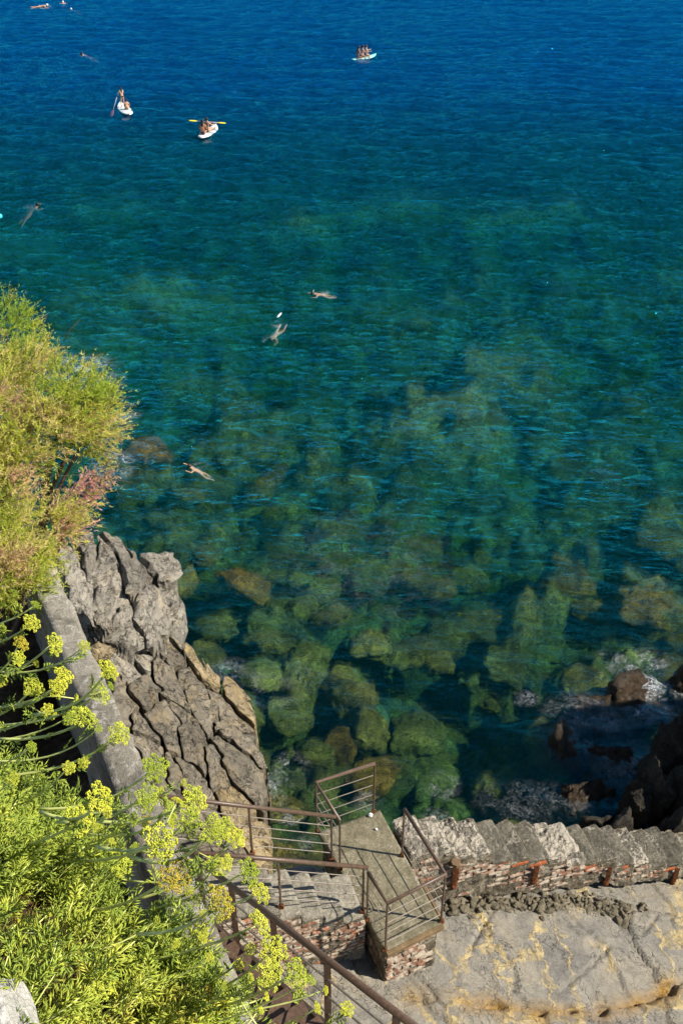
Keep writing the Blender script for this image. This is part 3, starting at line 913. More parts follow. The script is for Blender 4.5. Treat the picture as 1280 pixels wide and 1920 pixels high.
def build_shelf():
    xs = np.arange(-3.2, 9.0, 0.034); ys = np.arange(1.2, 10.6, 0.034)
    X, Y = np.meshgrid(xs, ys)
    Z = shelf_z(X, Y)
    Z += 0.03 * PN.fbm(X * 0.5, Y * 0.5, 9.0, 5) + 0.014 * PN2.ridged(X * 1.3 + 0.5 * Y, Y * 1.3 - 0.5 * X, 2.0, 4)
    # bedding steps: thin plates broken away
    st = 0.9 * X + 0.45 * Y + 0.6 * PN.fbm(X * 0.5, Y * 0.5, 4.0, 4)
    Z += 0.07 * (np.floor(st * 0.7) - st * 0.7 + 0.5) * 0.6
    # flat plates that have parted along joints
    rp = np.random.default_rng(77)
    cx = rp.uniform(-3, 9, 70); cyy = rp.uniform(1.2, 10.5, 70)
    wX = X + 0.25 * PN.fbm(X * 0.9, Y * 0.9, 2.0, 4); wY = Y + 0.25 * PN2.fbm(X * 0.9, Y * 0.9, 5.0, 4)
    best = np.full(X.shape, 1e9); off = np.zeros_like(X)
    for i in range(70):
        d2 = (0.8 * (wX - cx[i]) + 0.35 * (wY - cyy[i])) ** 2 + (0.55 * (wY - cyy[i])) ** 2
        m = d2 < best
        off = np.where(m, rp.uniform(-.03, .03) + rp.uniform(-.03, .03) * (X - cx[i]) + rp.uniform(-.03, .03) * (Y - cyy[i]), off)
        best = np.where(m, d2, best)
    Z += off
    # the open crack across the shelf with ochre rock in it
    crack = [(on_shelf(u, v).x, on_shelf(u, v).y) for (u, v) in ((770, 1870), (860, 1880), (960, 1890), (1010, 1900), (1060, 1895), (1130, 1893), (1200, 1874), (1290, 1838))]
    d = seg_dist(X, Y, crack) + 0.10 * PN2.fbm(X * 2.2, Y * 2.2, 1.0, 4)
    below = np.zeros_like(X)
    Z -= 0.13 * np.exp(-(np.maximum(d, 0) / 0.035) ** 2)
    och = np.clip(1.1 - d / 0.22, 0, 1) * np.clip(0.65 + 1.2 * PN2.fbm(X * 1.1, Y * 1.1, 14.0, 3), 0, 1)
    for line, w, dp in (([(1050, 1860), (1105, 1812), (1140, 1775)], 0.018, 0.05), ([(882, 1780), (905, 1735), (925, 1710)], 0.02, 0.06), ([(890, 1820), (930, 1850), (950, 1868)], 0.02, 0.05),
                        ([(700, 1720), (745, 1800), (800, 1850), (830, 1890)], 0.03, 0.07), ([(640, 1750), (680, 1850), (760, 1900)], 0.025, 0.06), ([(1230, 1720), (1200, 1760)], 0.02, 0.05)):
        L = [(on_shelf(*p).x, on_shelf(*p).y) for p in line]
        dd = seg_dist(X, Y, L) + 0.02 * PN2.fbm(X * 5, Y * 5, 3.0, 3)
        Z -= dp * np.exp(-(np.maximum(dd, 0) / w) ** 2)
    # seaward edge breaks off under the flight
    edge = 9.15 + 0.33 * X + 0.12 * PN.fbm(X * 1.5, Y * 1.5, 7.0, 3)
    Z -= np.clip(Y - edge, 0, 9) * 3.0
    Z -= np.clip(-1.0 - X, 0, 9) * 0.3
    V = np.stack([X, Y, Z], 2).reshape(-1, 3)
    me = mesh_np('rock_shelf', V, grid_faces(*X.shape), mat_shelf(), True)
    a = me.attributes.new('ochre', 'FLOAT', 'POINT')
    a.data.foreach_set('value', och.ravel().astype(np.float32))
    return tag(link('rock_shelf', me), kind='structure')
shelf = build_shelf()

# crumbling conglomerate between the shelf and the foot of the flight
def broken_band():
    n, m = 330, 46
    V = []
    U = np.linspace(0, 1, n)[:, None] * np.ones(m)[None]; W = np.ones(n)[:, None] * np.linspace(-1, 1, m)[None]
    a = on_shelf(826, 1690); b = on_shelf(1215, 1706)
    dx, dy = (b.x - a.x), (b.y - a.y); L = math.hypot(dx, dy)
    hw = 0.22 + 0.12 * PN.fbm(U * 9, 0 * U, 1.0, 3)
    X = a.x + dx * U + (-dy / L) * W * hw; Y = a.y + dy * U + (dx / L) * W * hw
    Z = shelf_z(X, Y) + 0.05 * (1 - W ** 2) * np.sin(np.clip(U, 0, 1) * math.pi) ** 0.3 - 0.05
    Z += 0.10 * PN2.ridged(X * 5, Y * 5, 3.0, 4) * (1 - W ** 4) + 0.03 * PN.fbm(X * 14, Y * 14, 2.0, 3)
    Z -= 0.10 * np.clip(np.abs(W) - 0.8, 0, 1) * 5 + 0.05 - 0.10 * PN.fbm(U * 7, W * 0.6, 8.0, 3)
    V = np.stack([X, Y, Z], 2).reshape(-1, 3)
    return link('broken_rock', mesh_np('broken_rock', V, grid_faces(n, m, True), ROCK_RUB, False), shelf)
broken_band()
# rubble of tan stones along the foot of the lower flight
RUB = [block_mesh('rubble_stone_%d' % k, 190 + k, ROCK_RUB, sub=3, pn=4, facet=10, rough=0.30, fine=0.16) for k in range(4)]
R2 = random.Random(9)
for k in range(150):
    t = R2.random()
    u = 835 + 340 * t + R2.uniform(-6, 6)
    v = 1700 - 10 * math.sin(t * 3) + R2.gauss(0, 11) + 8 * t
    p = on_shelf(u, v)
    s = R2.uniform(0.015, 0.06)
    link('rubble_stone', R2.choice(RUB), shelf, (p.x, p.y, p.z + R2.uniform(0.0, 0.08)), (R2.uniform(-.5, .5), R2.uniform(-.5, .5), R2.uniform(0, 6)), (s * 1.2, s, s * 0.9))

# --- dark rocks on the far side of the cove, in the shade of the headland
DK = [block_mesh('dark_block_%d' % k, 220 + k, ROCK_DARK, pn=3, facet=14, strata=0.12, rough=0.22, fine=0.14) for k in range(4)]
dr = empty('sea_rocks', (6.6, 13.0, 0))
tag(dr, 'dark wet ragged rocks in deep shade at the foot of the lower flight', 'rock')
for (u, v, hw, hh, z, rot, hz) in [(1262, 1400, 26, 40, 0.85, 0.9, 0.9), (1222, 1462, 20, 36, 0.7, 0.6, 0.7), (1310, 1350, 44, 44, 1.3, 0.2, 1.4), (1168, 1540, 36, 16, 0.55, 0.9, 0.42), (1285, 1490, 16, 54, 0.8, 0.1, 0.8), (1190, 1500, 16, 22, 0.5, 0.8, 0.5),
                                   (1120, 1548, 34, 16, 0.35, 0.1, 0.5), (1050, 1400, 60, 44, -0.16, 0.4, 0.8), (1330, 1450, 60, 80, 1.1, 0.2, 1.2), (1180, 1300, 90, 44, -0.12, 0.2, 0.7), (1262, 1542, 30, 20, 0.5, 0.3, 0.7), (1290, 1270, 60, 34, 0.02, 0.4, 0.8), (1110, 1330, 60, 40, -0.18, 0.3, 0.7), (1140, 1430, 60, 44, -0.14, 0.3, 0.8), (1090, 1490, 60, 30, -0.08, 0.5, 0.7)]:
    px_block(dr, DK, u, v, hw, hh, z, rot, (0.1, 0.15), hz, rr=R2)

# --- headland out of frame that throws that shade
def headland():
    xs = np.arange(8.0, 17.0, 0.16); ys = np.arange(8.2, 18.0, 0.16)
    X, Y = np.meshgrid(xs, ys)
    q = np.sqrt(((X - 12.4) / 4.6) ** 2 + ((Y - 12.1) / 3.1) ** 2) + 0.16 * PN.fbm(X * 0.5, Y * 0.5, 6.0, 4)
    Z = -3.0 + 8.8 * (1 - smooth(0.30, 1.12, q)) + 0.5 * PN2.ridged(X * 0.6, Y * 0.6, 1.0, 4) * (1 - smooth(0.8, 1.15, q))
    V = np.stack([X, Y, Z], 2).reshape(-1, 3)
    o = link('headland', mesh_np('headland', V, grid_faces(*X.shape), ROCK_TAN, True))
    return tag(o, kind='structure')
headland()

# --- slope of earth behind the wall and the bank the plants grow on
def mat_soil():
    M = Mat('dry_earth')
    P = M.pos()
    n = M.noise(P, 9, 6, 0.7)
    n2 = M.noise(P, 60, 4, 0.7)
    c = M.ramp(n, [(0.3, (0.030, 0.020, 0.012)), (0.5, (0.075, 0.048, 0.026)), (0.72, (0.15, 0.10, 0.055))])
    c = M.mix(1.0, c, M.ramp(n2, [(0.3, 0.6), (0.65, 1.25)]), 'MULTIPLY')
    M.principled(c, 0.95, M.bump(M.math('ADD', n, M.math('MULTIPLY', n2, 0.4)), 0.9, 0.03), 0.1)
    return M.m
SOIL = mat_soil()
WZ = 9.4
wa = at_z(480, 1915, WZ); wb = at_z(77, 1000, WZ)      # outer edge of the coping
wdir = (wb - wa).normalized()
wnrm = Vector((wdir.y, -wdir.x, 0))                       # towards the sea

def mat_concrete(name, base=(0.30, 0.285, 0.25), dark=(0.12, 0.11, 0.095), light=(0.46, 0.44, 0.39), lichen=0.5):
    M = Mat(name)
    P = M.pos()
    warp = M.vadd(P, M.vadd(M.noise(P, 3, 4, out='Color'), (0.5, 0.5, 0.5), 'SUBTRACT'))
    n1 = M.noise(warp, 2.4, 6, 0.65, 0.4)
    n2 = M.noise(P, 16, 6, 0.72)
    n3 = M.noise(P, 85, 3, 0.7)
    c = M.ramp(n1, [(0.3, dark), (0.5, base), (0.7, light)])
    c = M.mix(M.ramp(n2, [(0.52, 0.0), (0.62, lichen)]), c, (0.52, 0.50, 0.44))
    c = M.mix(M.ramp(M.noise(warp, 11, 5, 0.7), [(0.58, 0.0), (0.68, 0.75)]), c, (0.05, 0.046, 0.04))
    c = M.mix(1.0, c, M.ramp(n3, [(0.3, 0.7), (0.65, 1.15)]), 'MULTIPLY')
    h = M.math('ADD', n2, M.math('MULTIPLY', n3, 0.4))
    M.principled(c, 0.9, M.bump(h, 0.9, 0.02), 0.2)
    return M.m
CONC = mat_concrete('weathered_concrete', (0.25, 0.225, 0.18), (0.11, 0.10, 0.08), (0.36, 0.33, 0.27))

def long_box(p0, p1, width, z_top, z_bot, mat, name, seg=0.08, jit=0.012, side=1.0):
    """a wall between two points; its outer top edge runs p0-p1, the body lies to the inner side"""
    d = (p1 - p0); L = d.length; d = d.normalized()
    n = Vector((d.y, -d.x, 0))
    nl = max(2, int(L / seg)); nw = 5; nh = max(3, int((z_top - z_bot) / 0.25))
    prof = [(-width + width * k / nw, 0.0) for k in range(nw + 1)]
    prof = [(-width, -(z_top - z_bot) * (1 - k / nh)) for k in range(nh)] + prof + [(0.0, -(z_top - z_bot) * (k + 1) / nh) for k in range(nh)]
    prof = np.array(prof)
    V = []
    for i in range(nl + 1):
        c = p0 + d * (L * i / nl)
        for (a, b) in prof:
            V.append((c.x + n.x * a, c.y + n.y * a, z_top + b))
    V = np.array(V)
    nz = PN.fbm(V[:, 0] * 3, V[:, 1] * 3, V[:, 2] * 3, 4)
    nz2 = PN2.fbm(V[:, 0] * 9, V[:, 1] * 9, V[:, 2] * 9, 3)
    V[:, 2] += jit * nz2 + jit * nz
    V[:, 0] += n.x * (jit * 1.5 * nz + jit * nz2); V[:, 1] += n.y * (jit * 1.5 * nz + jit * nz2)
    me = mesh_np(name, V, grid_faces(nl + 1, len(prof)), mat)
    return link(name, me)
wall = long_box(wa - wdir * 0.9, wb + wdir * 2.2, 0.235, WZ, 3.0, CONC, 'concrete_wall')
tag(wall, 'weathered concrete wall with narrow lichen-spotted coping between samphire and rock outcrop', 'wall')

def build_slope():
    # ground inside the wall, well below its coping
    V = []; nl, nw = 60, 26
    for i in range(nl):
        c = wa - wdir * 1.5 + wdir * (9.0 * i / (nl - 1)) - wnrm * 0.2
        for j in range(nw):
            t = j / (nw - 1)
            p = c - wnrm * (t * 4.6)
            z = 7.6 + 0.25 * PN.fbm(p.x, p.y, 1.0, 4) + 0.25 * i / nl
            V.append((p.x, p.y, z))
    o = link('earth_slope', mesh_np('earth_slope', V, grid_faces(nl, nw, True), SOIL, True))
    tag(o, kind='structure')
build_slope()

# the bank right below the camera: its level, and how it falls away
BANK_EDGE = [(-3.4, 3.1), (-2.2, 2.5), (-1.35, 2.02), (-0.95, 1.76), (-0.60, 1.45), (-0.36, 1.10), (-0.22, 0.80), (-0.14, 0.4), (-0.12, -0.5)]
def bank_inside(X, Y):
    """distance inside (positive) the bank's edge"""
    d = seg_dist(X, Y, BANK_EDGE)
    s = np.ones_like(X)
    for (a, b) in zip(BANK_EDGE[:-1], BANK_EDGE[1:]):
        pass
    ex = np.interp(Y, [p[1] for p in BANK_EDGE][::-1], [p[0] for p in BANK_EDGE][::-1])
    return np.where(X < ex, d, -d)
def bank_z(X, Y):
    i = bank_inside(X, Y)
    top = 13.28 - 0.22 * (Y - 0.9) + 0.07 * (-X) - 0.35 * smooth(0.35, 0.0, i)
    return top - np.where(i < 0, np.abs(i) * 5.0, 0) 
def build_bank():
    xs = np.arange(-4.2, 0.9, 0.03); ys = np.arange(-0.6, 4.4, 0.03)
    X, Y = np.meshgrid(xs, ys)
    Z = bank_z(X, Y) + 0.05 * PN.fbm(X * 3, Y * 3, 2.0, 4)
    Z = np.maximum(Z, 9.0 + 0.1 * PN.fbm(X * 3, Y * 3, 5.0, 3) - 2.0)
    i = bank_inside(X, Y)
    keep = i > -0.75
    F = grid_faces(*X.shape)
    kf = keep.ravel()[F].all(1)
    V = np.stack([X, Y, Z], 2).reshape(-1, 3)
    F = F[kf]
    used = np.unique(F)
    remap = np.full(len(V), -1); remap[used] = np.arange(len(used))
    o = link('earth_bank', mesh_np('earth_bank', V[used], remap[F], SOIL, True))
    tag(o, kind='structure')
build_bank()
# pale lump of old concrete in the bank
pm = block_mesh('kerb_stone', 300, mat_concrete('pale_concrete', (0.44, 0.42, 0.38), (0.25, 0.24, 0.22), (0.62, 0.60, 0.55), 0.6), sub=5, pn=5, facet=6, rough=0.08, fine=0.02, strata=0.0)
p = at_d(2, 1950, 1.62)
ks = link('kerb_stone', pm, None, p, (0.25, 0.1, 0.5), (0.062, 0.075, 0.085))
tag(ks, 'pale pitted lump of old concrete in the corner of the planted bank', 'stone')
# ------------------------------------------------------------------ staircase: masonry
def mat_brick():
    M = Mat('old_brick')
    P = M.pos(); R = M.objrand()
    n = M.noise(P, 14, 5, 0.7); n2 = M.noise(P, 70, 3, 0.7)
    c = M.ramp(R, [(0.0, (0.14, 0.075, 0.05)), (0.45, (0.21, 0.105, 0.065)), (0.8, (0.20, 0.125, 0.085)), (1.0, (0.33, 0.12, 0.060))])
    c = M.mix(1.0, c, M.ramp(n, [(0.3, 0.55), (0.6, 1.15)]), 'MULTIPLY')
    c = M.mix(M.ramp(M.noise(P, 9, 6, 0.72), [(0.46, 0.0), (0.55, 0.85)]), c, (0.44, 0.39, 0.31))
    c = M.mix(1.0, c, M.ramp(n2, [(0.3, 0.75), (0.65, 1.1)]), 'MULTIPLY')
    M.principled(c, 0.9, M.bump(M.math('ADD', n, M.math('MULTIPLY', n2, 0.4)), 0.9, 0.012), 0.15)
    return M.m
def mat_mortar():
    M = Mat('lime_mortar')
    P = M.pos()
    warp = M.vadd(P, M.vadd(M.noise(P, 5, 4, out='Color'), (0.5, 0.5, 0.5), 'SUBTRACT'))
    n1 = M.noise(warp, 3.2, 6, 0.68, 0.6); n2 = M.noise(P, 22, 6, 0.75); n3 = M.noise(P, 80, 3, 0.7)
    c = M.ramp(n1, [(0.32, (0.055, 0.046, 0.034)), (0.48, (0.17, 0.138, 0.095)), (0.58, (0.38, 0.335, 0.255)), (0.75, (0.56, 0.51, 0.43))])
    c = M.mix(M.ramp(M.noise(warp, 4.5, 5, 0.65), [(0.54, 0.0), (0.60, 0.8)]), c, (0.115, 0.105, 0.085))
    c = M.mix(1.0, c, M.ramp(n2, [(0.3, 0.45), (0.62, 1.2)]), 'MULTIPLY')
    h = M.math('ADD', n2, M.math('MULTIPLY', n3, 0.35))
    h = M.math('ADD', h, M.math('MULTIPLY', n1, 1.5))
    M.principled(c, 0.95, M.bump(h, 1.0, 0.04), 0.1)
    return M.m
def mat_step(name, base, dark, light, crust, amt, thr):
    M = Mat(name)
    P = M.pos(); R = M.objrand()
    warp = M.vadd(P, M.vadd(M.noise(P, 4, 4, out='Color'), (0.5, 0.5, 0.5), 'SUBTRACT'))
    n1 = M.noise(warp, 3.0, 6, 0.65, 0.4); n2 = M.noise(P, 24, 6, 0.72); n3 = M.noise(P, 90, 3, 0.7)
    c = M.ramp(n1, [(0.3, dark), (0.5, base), (0.7, light)])
    c = M.mix(1.0, c, M.ramp(R, [(0.0, 0.75), (1.0, 1.15)]), 'MULTIPLY')
    c = M.mix(1.0, c, M.ramp(n2, [(0.3, 0.6), (0.62, 1.15)]), 'MULTIPLY')
    cr = M.ramp(M.noise(warp, 3.4, 6, 0.66, 0.8), [(thr, 0.0), (thr + 0.05, amt)])
    c = M.mix(cr, c, crust)
    vein = M.voro(M.vadd(warp, M.noise(P, 7, 3, out='Color')), 2.2, 'DISTANCE_TO_EDGE')
    vein = M.math('MULTIPLY', M.ramp(vein, [(0.0, 0.8), (0.022, 0.0)]), M.ramp(n1, [(0.45, 0.0), (0.6, 1.0)]))
    c = M.mix(vein, c, (0.50, 0.45, 0.36))
    c = M.mix(1.0, c, M.ramp(n3, [(0.3, 0.75), (0.65, 1.12)]), 'MULTIPLY')
    h = M.math('ADD', n2, M.math('MULTIPLY', n3, 0.35))
    h = M.math('ADD', h, M.math('MULTIPLY', cr, 0.8))
    M.principled(c, 0.9, M.bump(h, 0.9, 0.02), 0.2)
    return M.m
BRICK, MORTAR = mat_brick(), mat_mortar()
STEP_DARK = mat_step('dark_stone_step', (0.125, 0.112, 0.085), (0.065, 0.058, 0.045), (0.185, 0.165, 0.125), (0.40, 0.355, 0.285), 0.75, 0.565)
STEP_LIME = mat_step('lime_crusted_step', (0.17, 0.152, 0.12), (0.09, 0.08, 0.064), (0.25, 0.225, 0.18), (0.43, 0.38, 0.305), 0.85, 0.47)
STEP_UPPER = mat_step('grey_stone_step', (0.26, 0.235, 0.185), (0.15, 0.135, 0.105), (0.35, 0.32, 0.26), (0.48, 0.44, 0.37), 0.6, 0.62)
PAVING = mat_step('landing_paving', (0.185, 0.162, 0.105), (0.12, 0.105, 0.066), (0.25, 0.22, 0.15), (0.42, 0.37, 0.26), 0.5, 0.63)

def rough_box(name, sx, sy, sz, mat, seed, cuts=(8, 10, 3), amt=0.012, bev=0.02):
    """box with chipped edges: origin at the middle of its top"""
    bm = bmesh.new()
    bmesh.ops.create_cube(bm, size=1.0)
    nx, ny, nz = cuts
    r = np.random.default_rng(seed)
    ed = bm.edges[:]
    for axis, n in ((0, nx), (1, ny), (2, nz)):
        es = [e for e in bm.edges if abs((e.verts[0].co - e.verts[1].co)[axis]) > 1e-4 and all(abs((e.verts[0].co - e.verts[1].co)[a]) < 1e-4 for a in range(3) if a != axis)]
        if n > 1: bmesh.ops.subdivide_edges(bm, edges=es, cuts=n - 1, use_grid_fill=True)
    co = np.array([v.co[:] for v in bm.verts])
    S = np.array([sx, sy, sz])
    w = co * S
    half = S / 2
    o = r.uniform(0, 40, 3)
    d = half - np.abs(w)
    near = np.sort(d, axis=1)
    edge = np.clip(1 - near[:, 1] / bev, 0, 1)
    n1 = PN.fbm(w[:, 0] * 5 + o[0], w[:, 1] * 5 + o[1], w[:, 2] * 5 + o[2], 4)
    n2 = PN2.fbm(w[:, 0] * 17 + o[0], w[:, 1] * 17 + o[1], w[:, 2] * 17, 2)
    pull = (edge * bev * (0.45 + 0.55 * np.clip(n1 + 0.4, 0, 1.5)))
    dirv = np.where(d < 1e-5, np.sign(w), 0)
    w = w - dirv * pull[:, None] * 0.8 + dirv * (amt * n1 * 0.6 + amt * 0.35 * n2)[:, None]
    w[:, 2] -= sz / 2
    for v, c in zip(bm.verts, w): v.co = c
    return mesh_bm(name, bm, mat)

BRK = [rough_box('brick_%d' % k, 0.235, 0.115, 0.056, BRICK, 500 + k, (5, 3, 2), 0.010, 0.014) for k in range(5)]
BRH = [rough_box('half_brick_%d' % k, 0.115, 0.115, 0.056, BRICK, 520 + k, (3, 3, 2), 0.010, 0.014) for k in range(3)]
R3 = random.Random(33)

ORANGE = Mat('fresh_brick')
_n = ORANGE.noise(ORANGE.pos(), 30, 5, 0.7)
ORANGE.principled(ORANGE.ramp(_n, [(0.3, (0.16, 0.05, 0.022)), (0.55, (0.36, 0.105, 0.042)), (0.75, (0.46, 0.26, 0.16))]), 0.9, ORANGE.bump(_n, 0.6, 0.008), 0.15)
BRO = [rough_box('edge_brick_%d' % k, 0.235, 0.115, 0.056, ORANGE.m, 540 + k, (5, 3, 2), 0.010, 0.014) for k in range(2)]
def lay_bricks(parent, org, along, out, top, bot, L, keep, depth=0.05, rr=R3, limit=300):
    """running-bond courses on a face: org at one end of the face (z ignored), top(t), bot(t) give heights"""
    rot = math.atan2(along.y, along.x)
    row = 0.068
    n = 0
    z = 6.0
    zmax = max(top(L * k / 40) for k in range(41)); zmin = min(bot(L * k / 40) for k in range(41))
    c = 0
    z = zmax
    while z > zmin + 0.05:
        off = (c % 2) * 0.123
        t = -off + 0.12
        while t < L - 0.05:
            k = keep(t, z)
            half = t - 0.12 < -0.01
            tt = t if not half else t + 0.06
            if 0.02 < tt < L - 0.02 and n < limit and min(top(tt - 0.08), top(tt + 0.08)) > z - 0.01 and bot(tt) < z - 0.06 and rr.random() < k:
                push = rr.uniform(-0.006, 0.014)
                p = org + along * (tt + rr.uniform(-0.005, 0.005)) + out * (push - 0.0575 + 0.006)
                o = link('brick', rr.choice(BRK if not half else BRH), parent, (p.x, p.y, z + rr.uniform(-0.004, 0.004)), (rr.uniform(-.03, .03), rr.uniform(-.02, .02), rot + rr.uniform(-.025, .025)))
                n += 1
            t += 0.247
        z -= row; c += 1
    return n

def core_mesh(name, org, along, across, width, top, bot, L, mat, nseg, nh=9, nw=5, bulge=0.03, batter=0.0):
    """rubble-and-mortar body under a flight: front sheet, top sheet, end sheets; 'across' points to the front"""
    V = []; F = []
    def sheet(fn, na, nb, flip=False):
        base = len(V)
        for a in range(na + 1):
            for b in range(nb + 1): V.append(fn(a / na, b / nb))
        for a in range(na):
            for b in range(nb):
                i = base + a * (nb + 1) + b
                f = [i, i + 1, i + nb + 2, i + nb + 1]
                F.append(f[::-1] if flip else f)
    def P(t, w, z):
        q = org + along * t + across * w
        return [q.x, q.y, z]
    sheet(lambda a, b: P(a * L, width + batter * (1 - b), bot(a * L) + b * (top(a * L) - bot(a * L))), nseg, nh)
    sheet(lambda a, b: P(a * L, 0, bot(a * L) + b * (top(a * L) - bot(a * L))), nseg, nh, True)
    sheet(lambda a, b: P(a * L, b * width, top(a * L)), nseg, nw, True)
    sheet(lambda a, b: P(0, a * width, bot(0) + b * (top(0) - bot(0))), nw, nh)
    sheet(lambda a, b: P(L, a * width, bot(L) + b * (top(L) - bot(L))), nw, nh, True)
    V = np.array(V)
    n = PN.fbm(V[:, 0] * 4, V[:, 1] * 4, V[:, 2] * 4, 4); n2 = PN2.fbm(V[:, 0] * 11, V[:, 1] * 11, V[:, 2] * 11, 3)
    d = bulge * (0.6 * n + 0.5 * n2)
    V[:, 0] += d * across.x + 0.3 * d * along.x; V[:, 1] += d * across.y + 0.3 * d * along.y
    return mesh_np(name, V, F, mat, False)

# corners of the landing
LZ = 3.3
FL, FR, NR_, NL = (at_z(*p, LZ) for p in ((597, 1560), (712, 1519), (828, 1731), (722, 1784)))

# --- lower flight, down to the right
lf_a = Vector((math.cos(math.radians(18)), math.sin(math.radians(18)), 0))
lf_c = Vector((lf_a.y, -lf_a.x, 0))
lf_o = Vector((0.76, 9.35, 0))
GO, RI, NS, LW = 0.325, 0.155, 19, 0.76
lower = empty('brick_staircase', (lf_o.x, lf_o.y, 0))
tag(lower, 'long flight of dark and lime-crusted steps on broken brickwork, going down beside the rock shelf', 'staircase')
lo0 = Vector((0, 0, 0))
def lf_top(t): return LZ - RI * (min(max(int(t / GO), 0), NS - 1) + 1) - 0.075
def lf_bot(t):
    q = lf_o + lf_a * t + lf_c * LW
    return min(float(shelf_z(q.x, q.y)) + 0.10 + 0.13 * float(PN2.fbm(np.array(t * 1.7), 0.0, 3.0, 4)), lf_top(t) - 0.12)
me = core_mesh('masonry', lo0, lf_a, lf_c, LW - 0.03, lf_top, lf_bot, GO * NS, MORTAR, 190, 12, 4, 0.05, 0.05)
link('masonry', me, lower)
SD = [rough_box('step_%d' % k, GO + 0.035, LW, 0.10, STEP_DARK, 600 + k, (12, 24, 4), 0.022, 0.032) for k in range(4)]
SL = [rough_box('lime_step_%d' % k, GO + 0.035, LW, 0.11, STEP_LIME, 620 + k, (12, 24, 4), 0.05, 0.06) for k in range(4)]
for k in range(NS):
    t = GO * (k + 0.5) - 0.018
    q = lf_a * t + lf_c * (LW / 2 + R3.uniform(-0.03, 0.02))
    lime = k in (0, 1, 2, 3, 7, 8, 12)
    o = link('step', R3.choice(SL if lime else SD), lower, (q.x, q.y, LZ - RI * (k + 1) + R3.uniform(-0.03, 0.012)), (R3.uniform(-.03, .03), R3.uniform(-.03, .03), math.radians(18) + R3.uniform(-.045, .045)),
             (R3.uniform(0.93, 1.07), R3.uniform(0.86, 1.05), R3.uniform(0.8, 1.3)))
def keep_lower(t, z):
    q = lf_o + lf_a * t
    n = float(PN.fbm(np.array(t * 0.9), np.array(z * 1.3), 3.0, 3))
    d = lf_top(t) - z
    return 0.0 if d < 0.03 else ((0.9 if t < 1.6 else 0.75) if n > -0.12 else 0.15)
lay_bricks(lower, lo0 + lf_c * (LW + 0.012), lf_a, lf_c, lambda t: lf_top(t) + 0.0, lf_bot, GO * NS, keep_lower)

# bright bricks under the noses of the better steps
for k in range(NS):
    if k in (4, 5, 6, 9, 11, 14, 17):
        for j in range(1 if k > 6 else 2):
            q = lf_a * (GO * (k + 0.42) + 0.10 * j - 0.02) + lf_c * (LW - 0.062)
            link('brick', R3.choice(BRO), lower, (q.x, q.y, LZ - RI * (k + 1) - 0.10 - 0.0 * j), (0.02, 0.02, math.radians(18) + R3.uniform(-.04, .04)), (0.62 if j else 1, 1, 1.25))
# --- upper flight, down to the landing from the left
uf_a = Vector((-math.cos(math.radians(20)), -math.sin(math.radians(20)), 0))
uf_c = Vector((-uf_a.y, uf_a.x, 0))
uf_c = Vector((0.342, -0.94, 0))
UB = Vector((0.08, 8.17, 0))
UGO, URI, UNS, UW = 0.28, 0.17, 7, 0.68
upper = empty('brick_staircase', (UB.x, UB.y, 0))
tag(upper, 'short flight of worn grey steps on brickwork between two railings, coming down to the landing', 'staircase')
def uf_top(t): return LZ + URI * (min(max(int(t / UGO), 0), UNS) + 1) - 0.075
def uf_bot(t):
    q = UB + uf_a * t + uf_c * UW
    return min(float(shelf_z(q.x, q.y)) - 0.1, 2.6)
me = core_mesh('masonry', lo0, uf_a, uf_c, UW - 0.02, uf_top, uf_bot, UGO * UNS + 1.1, MORTAR, 110, 14, 4, 0.03, 0.03)
link('masonry', me, upper)
SU = [rough_box('upper_step_%d' % k, UGO + 0.03, UW, 0.10, STEP_UPPER, 640 + k, (7, 14, 3), 0.014, 0.022) for k in range(4)]
for k in range(UNS + 1):
    wd = UGO if k < UNS else 1.1
    t = UGO * k + wd / 2 + 0.012
    q = uf_a * t + uf_c * (UW / 2 + R3.uniform(-0.015, 0.015))
    if k < UNS:
        link('step', R3.choice(SU), upper, (q.x, q.y, LZ + URI * (k + 1)), (R3.uniform(-.015, .015), R3.uniform(-.015, .015), math.radians(20) + R3.uniform(-.025, .025)))
    else:
        link('upper_landing', rough_box('upper_landing', wd + 0.04, UW + 0.5, 0.10, STEP_UPPER, 660, (20, 14, 3), 0.012, 0.02), upper, (q.x, q.y, LZ + URI * (k + 1)), (0, 0, math.radians(20)))
def keep_upper(t, z):
    n = float(PN.fbm(np.array(t * 1.1 + 7), np.array(z * 1.4), 5.0, 3))
    return 0.95 if n > -0.22 else 0.25
lay_bricks(upper, lo0 + uf_c * (UW + 0.008), uf_a, uf_c, uf_top, lambda t: uf_bot(t) + 0.05, UGO * UNS + 1.0, keep_upper, limit=170)

